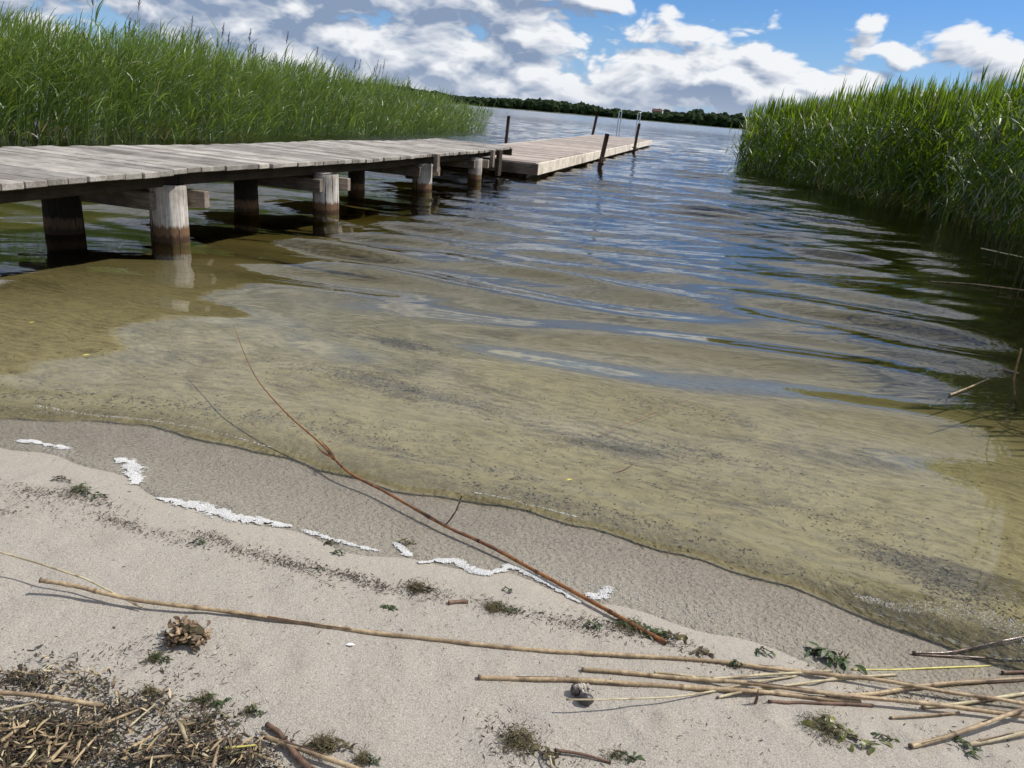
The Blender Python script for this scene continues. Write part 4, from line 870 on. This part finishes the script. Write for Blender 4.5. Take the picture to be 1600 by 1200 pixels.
def yleaf(px_, py_, z, label, l_=.018, wd=.006, ang=.4):
    c = at(px_, py_, z) if z is not None else on(px_, py_, .002); e = empty('fallen_leaf', c); b = MB(); d_ = np.array([math.cos(ang), math.sin(ang), 0]); s_ = np.array([-math.sin(ang), math.cos(ang), 0])
    b.ribbon([d_*l_*(u-.5)+[0, 0, .001+.0016*math.sin(u*3.1)] for u in np.linspace(0, 1, 7)], wd*np.array([.1, .6, .95, 1, .8, .45, .05]), s_, .8); b.build('blade', M_LEAFY, e); tag(e, label, 'leaf', 'small yellow leaves')
yleaf(135, 555, .004, 'yellow leaf afloat in the left shallows', .026, .010, .5)
yleaf(50, 504, .004, 'yellow fleck of leaf afloat furthest left', .024, .008, .9)
yleaf(890, 750, .003, 'yellow leaf afloat above the wave edge in the middle', .020, .006, .3)
yleaf(1064, 997, None, 'yellow leaf on the weed at the russet reed foot', .013, .009, .5)
yleaf(548, 1008, None, 'small white chip on the bare sand below the longest stalk', .017, .008, .1)
bpy.data.objects[[o.name for o in COL.objects if o.get('label', '').startswith('small white chip')][0]].children[0].data.materials[0] = M_WHITE
[o for o in COL.objects if o.get('label', '').startswith('small white chip')][0].name = 'white_chip'
_o = [o for o in COL.objects if o.get('label', '').startswith('small white chip')][0]; _o['category'] = 'shell chip'; del _o['group']; _o.children[0].name = 'flake'
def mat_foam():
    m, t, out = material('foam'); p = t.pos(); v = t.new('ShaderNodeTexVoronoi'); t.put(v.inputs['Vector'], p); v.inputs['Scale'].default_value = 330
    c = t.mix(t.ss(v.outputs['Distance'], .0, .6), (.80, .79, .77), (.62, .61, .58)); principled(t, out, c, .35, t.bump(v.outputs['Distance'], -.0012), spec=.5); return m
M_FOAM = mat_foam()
def foam(pts, label, hgt=.005, dens=1., wet_=False, loose=0.):
    pts = [(a_, b_, w_*1.25) for a_, b_, w_ in pts]
    "pts: px, py, half width in metres"
    c = [on(p[0], p[1], .002) for p in pts]; e = empty('foam_patch', c[0]); L0 = np.array(e.location); n = max(8, len(c)*10); P = spline(c, n) if len(c) > 1 else np.array([c[0]]*n)
    w = np.interp(np.linspace(0, len(c)-1, n), range(len(c)), [p[2] for p in pts]); r = np.random.default_rng(int(pts[0][0])); vs, fs, tn = [], [], []; k0 = 0; bv, bf = IC0; bf = np.array(bf)
    L_ = np.linalg.norm(np.diff(P, axis=0), axis=1).sum()+.02; area = L_*w.mean()*2
    N = int(min(17000, area/(.0030**2)*6.5*dens)); i = r.integers(0, n, N); rad_ = np.sqrt(r.random(N))*r.uniform(.75, 1.15, N); a = r.uniform(0, 2*pi, N)
    qx = P[i, 0]+w[i]*rad_*np.cos(a)+r.normal(0, .003, N); qy = P[i, 1]+w[i]*rad_*np.sin(a)*.8+r.normal(0, .002, N)
    dd_ = np.min(np.hypot(qx[:, None]-P[None, :, 0], (qy[:, None]-P[None, :, 1])/.8)/w[None], axis=1); ed = dd_
    keep = (vn(qx, qy, 120, 3)+.8*vn(qx, qy, 330, 5) > -1.35+2.1*ed); qx, qy, ed = qx[keep], qy[keep], ed[keep]; N = len(qx)
    if loose: sel_ = r.random(N) > loose; qx, qy, ed = qx[sel_], qy[sel_], ed[sel_]; N = len(qx)
    lay = hgt*.55*np.clip(1-ed, 0, 1)**.6*(.7+.3*vn(qx, qy, 60, 1)); qz = ground(qx, qy)+.0016+lay*r.uniform(.75, 1, N)
    if wet_: qz = water_z(qx, qy)+.0004
    R_ = np.where(r.random(N) < .08, r.uniform(.0013, .0022, N), r.uniform(.0006, .0013, N))*(1-.2*np.clip(ed, 0, 1))
    V_ = (bv[None]*R_[:, None, None]*np.array([1, 1, .8]))+np.stack([qx, qy, qz], -1)[:, None]
    Fq_ = (bf[None]+(np.arange(N)*12)[:, None, None]).reshape(-1, 3)
    o = fast_mesh('froth', V_.reshape(-1, 3)-L0, Fq_, M_FOAM, e); tag(e, label, 'foam', 'foam patches along the wet sand')
foam([(32, 689, .016), (52, 690, .020), (66, 693, .004), (85, 697, .018), (105, 700, .014)], 'two lobed white foam patch furthest left')
foam([(186, 718, .018), (205, 725, .034), (210, 742, .030), (212, 756, .014)], 'blunt upright white foam patch', .006)
foam([(248, 779, .006), (285, 786, .026), (325, 797, .034), (360, 806, .030), (400, 813, .026), (450, 822, .010)], 'largest solid white foam patch', .009, 1.2)
foam([(478, 829, .010), (510, 840, .014), (545, 850, .012), (590, 860, .008)], 'thin foam streak right of the largest foam patch', .003, .7)
foam([(618, 850, .012), (632, 862, .018), (640, 868, .008)], 'small round foam patch under dark weed', .004)
foam([(655, 879, .006), (690, 876, .014), (715, 878, .022), (745, 893, .018), (775, 894, .012), (800, 886, .018), (835, 900, .014), (870, 920, .012), (905, 940, .007)], 'wavy foam streak ending against the russet reed', .006)
foam([(918, 928, .010), (940, 933, .020), (950, 918, .014)], 'loose bubbly foam right of the russet reed', .003, .8)
foam([(742, 776, .005), (800, 789, .006), (860, 804, .005), (905, 815, .004)], 'thin lace of bubbles along the crest of the small wave', .002, .35, True, .5)
foam([(1330, 935, .012), (1400, 955, .030), (1460, 958, .055), (1520, 965, .06), (1575, 985, .06), (1600, 1010, .05)], 'scattered white specks standing in for sun glitter on the ripples at the lower right shore', .001, .35, True, .90)  # froth specks added in place of sun glints on the ripples
foam([(60, 640, .012), (150, 655, .012), (230, 662, .010), (330, 680, .008), (420, 705, .006)], 'sparse bubbles along the wave edge at the far left', .001, .3, True, .80)
foam([(880, 905, .05), (1000, 935, .06), (1120, 965, .06), (1250, 1000, .04)], 'loose specks of foam on the wet sand right of the russet reed', .001, .3, False, .975)

# wrack line and debris: nobody could count these scraps
def scraps(name, cen, n, lmin, lmax, wmin, wmax, mat, label, seed, zr=.004, rise_=.4, tones=None, cat='wrack'):
    r = np.random.default_rng(seed); cen = np.asarray(cen, float); wgt = cen[:, 5]/cen[:, 5].sum(); idx = r.choice(len(cen), n, p=wgt)
    X = np.empty(n); Y = np.empty(n); th = cen[idx, 4]; u = r.normal(0, 1, n)*cen[idx, 2]; v = r.normal(0, 1, n)*cen[idx, 3]
    W_ = np.array([on(c_[0], c_[1])[:2] for c_ in cen]); X = W_[idx, 0]+u*np.cos(th)-v*np.sin(th); Y = W_[idx, 1]+u*np.sin(th)+v*np.cos(th)
    L = r.uniform(lmin, lmax, n)*r.uniform(.4, 1, n); a = r.uniform(0, 2*pi, n)
    base_ = np.column_stack([X, Y, ground(X, Y)+r.uniform(.0004, zr, n)])
    th0 = r.uniform(pi/2-rise_, pi/2+.02, n); V_, Fq_ = leaf_arrays(base_, a, th0, th0+r.uniform(0, rise_*1.6, n), L, r.uniform(wmin, wmax, n), 3, r.normal(0, .6, n))
    gzv = ground(V_[:, 0], V_[:, 1]); V_[:, 2] = np.maximum(V_[:, 2], gzv+.0003)
    tn = r.random(n) if tones is None else tones(r, n)
    o = fast_mesh(name, V_, Fq_, mat, attrs={'tone': np.repeat(tn, 8)}, smooth=False); tag(o, label, cat, kind='stuff')
def mat_scrap(name, a, b_, c_, d_):
    m, t, out = material(name); tone = t.attr('tone'); cr = t.new('ShaderNodeValToRGB'); t.put(cr.inputs[0], tone); cr.color_ramp.interpolation = 'CONSTANT'
    cr.color_ramp.elements[0].color = (*a, 1); cr.color_ramp.elements[1].position = .4; cr.color_ramp.elements[1].color = (*b_, 1)
    for p_, q_ in ((.65, c_), (.85, d_)): el_ = cr.color_ramp.elements.new(p_); el_.color = (*q_, 1)
    principled(t, out, t.mix(t.noise(t.pos(), 120, 3, .6), cr.outputs[0], t.mix(.4, cr.outputs[0], (.05, .04, .03))), .7, spec=.25); return m
M_SCR = mat_scrap('wrack_scraps', (.03, .024, .018), (.045, .05, .02), (.085, .055, .035), (.15, .11, .07))
M_STR = mat_scrap('debris_straw', (.075, .05, .03), (.20, .14, .08), (.42, .31, .17), (.60, .49, .30))
cen = [(20, 772, .10, .020, -.3, 3), (70, 770, .06, .015, -.3, 4), (140, 782, .06, .018, -.3, 5), (60, 795, .12, .03, -.3, 1), (185, 815, .05, .014, -.35, 4), (215, 826, .05, .012, -.3, 2), (280, 845, .05, .012, -.3, 2), (330, 840, .035, .012, -.3, 3), (375, 862, .03, .012, -.4, 2), (430, 875, .07, .018, -.35, 6), (470, 885, .03, .012, -.3, 2), (540, 900, .035, .012, -.35, 4), (590, 916, .035, .012, -.4, 4),
       (660, 922, .03, .022, -.3, 4), (700, 935, .06, .02, -.3, 2), (785, 952, .035, .013, -.4, 5), (860, 968, .06, .012, -.35, 3), (920, 978, .04, .018, -.3, 4), (985, 985, .05, .014, -.3, 5), (1040, 1000, .05, .02, -.3, 4), (1150, 1046, .06, .012, -.2, 2), (1290, 1052, .03, .01, -.2, 1), (1390, 1090, .06, .01, -.1, 2), (1460, 1092, .06, .010, .1, 2), (5, 800, .02, .012, 0, 1),
       (500, 900, .35, .06, -.35, 3), (250, 1010, .05, .03, 0, 2), (250, 1040, .07, .03, -.3, 3), (800, 1140, .03, .02, -.3, 1.5), (830, 1175, .06, .03, -.4, 4), (1130, 1140, .05, .05, 0, .6), (980, 1190, .06, .02, 0, 1), (1500, 1150, .08, .03, 0, 1), (700, 1000, .9, .25, -.2, 2.2)]
scraps('seaweed_wrack', cen, 5200, .004, .016, .0007, .0028, M_SCR, 'dark broken weed scraps strewn along the wrack line on the sand', 61, cat='seaweed wrack')
cen = [(30, 1145, .05, .035, .3, 7), (20, 1185, .07, .04, .3, 9), (75, 1180, .05, .035, .3, 6), (110, 1150, .04, .02, .3, 2.5), (35, 1065, .028, .014, .2, 1.6), (75, 1075, .05, .012, .1, .9), (120, 1050, .07, .02, -.3, .7), (150, 1075, .02, .012, 0, .5), (205, 1110, .035, .012, .6, 1.6), (305, 1140, .035, .022, .5, 3), (330, 1180, .06, .022, .2, 5), (265, 1185, .05, .014, .2, 1.6), (160, 1185, .05, .02, 0, 1.6), (390, 1195, .03, .012, 0, 1.2), (150, 1110, .05, .02, 0, .5), (255, 1110, .02, .012, 0, .5), (140, 1130, .09, .05, 0, 1.2)]
scraps('plant_debris', cen, 7500, .004, .019, .0010, .0050, M_SCR, 'thick mat of dark rotting plant debris in the bottom left corner', 62, .016, .7, cat='plant debris')
scraps('straw_litter', cen, 1100, .008, .040, .0016, .0052, M_STR, 'broken straw litter strewn over the dark debris at bottom left', 63, .022, .45, lambda r, n: r.beta(1.6, 1.3, n), cat='straw litter')
bed = [(650, 615, .22, .05, -.3, 6), (560, 590, .2, .04, -.3, 4), (640, 540, .14, .05, -.3, 4), (1070, 640, .22, .06, -.3, 4), (830, 510, .3, .1, -.3, 2), (980, 700, .16, .04, -.3, 2.5), (1130, 715, .2, .03, -.3, 3), (1450, 890, .12, .05, -.6, 4), (1500, 930, .08, .05, -.5, 3), (900, 790, .25, .025, -.3, 2.5), (1250, 800, .5, .12, -.3, 5), (700, 720, .3, .03, -.3, 2), (400, 650, .5, .06, -.1, 5), (200, 630, .5, .05, 0, 4), (900, 650, .8, .25, -.3, 9), (300, 560, .6, .2, 0, 3), (1100, 860, .4, .05, -.35, 2)]
scraps('lake_bed_litter', bed, 9000, .005, .022, .0010, .0042, M_SCR, 'dark plant crumbs lying on the sandy lake bed under the shallow water', 71, .002, .15, cat='bed litter')
# the larger straws in the debris, one by one
SP = [((190, 1175), (262, 1135), .0042, 'wide flat yellow straw pointing up right in the bottom debris', M_STRAW), ((200, 1137), (243, 1100), .0026, 'slim pale straw beside the black knot of weed', M_STRAWPALE), ((160, 1132), (232, 1103), .0034, 'olive brown straw leading to the black knot of weed', M_STRAW),
      ((66, 1200), (104, 1160), .0046, 'grey tan straw rising from the bottom left edge', M_STRAW), ((330, 1205), (341, 1165), .0038, 'short upright straw at the bottom edge of the debris', M_STRAW), ((0, 1110), (58, 1096), .0034, 'pale straw under the thick reed piece at the left edge', M_STRAWPALE),
      ((84, 1165), (90, 1130), .0040, 'leaf like upright pale straw in the left debris', M_STRAWPALE), ((30, 1205), (60, 1165), .0034, 'thin pale straw by the left bottom corner', M_STRAWPALE), ((180, 1080), (183, 1100), .0030, 'stubby pale straw standing above the debris', M_STRAWPALE),
      ((220, 1185), (270, 1180), .0034, 'yellow straw lying level at the bottom edge', M_STRAW), ((350, 1170), (400, 1165), .0028, 'thin yellow straw pointing to the bottom reed piece', M_YELLOW), ((280, 1130), (292, 1160), .0056, 'white chewed straw end among dark debris', M_STRAWPALE),
      ((0, 1160), (40, 1130), .0044, 'broad tan straw in the left edge debris', M_STRAW), ((110, 1195), (150, 1150), .0032, 'tan straw crossing the lower left debris', M_STRAW), ((390, 1175), (430, 1190), .0036, 'brown straw beside the curved twig', M_STRAW), ((862, 1200), (858, 1180), .0028, 'pale upright stub at the bottom centre weed', M_STRAWPALE)]
for (a_, b_, r_, lab, mt) in SP:
    stalk('straw_piece', [(*a_, .010), (*b_, .018)], r_*.9, r_*.6, mt, lab, 'straw', 'larger straws in the corner debris' if a_[0] < 500 else None, .06, part='stem')
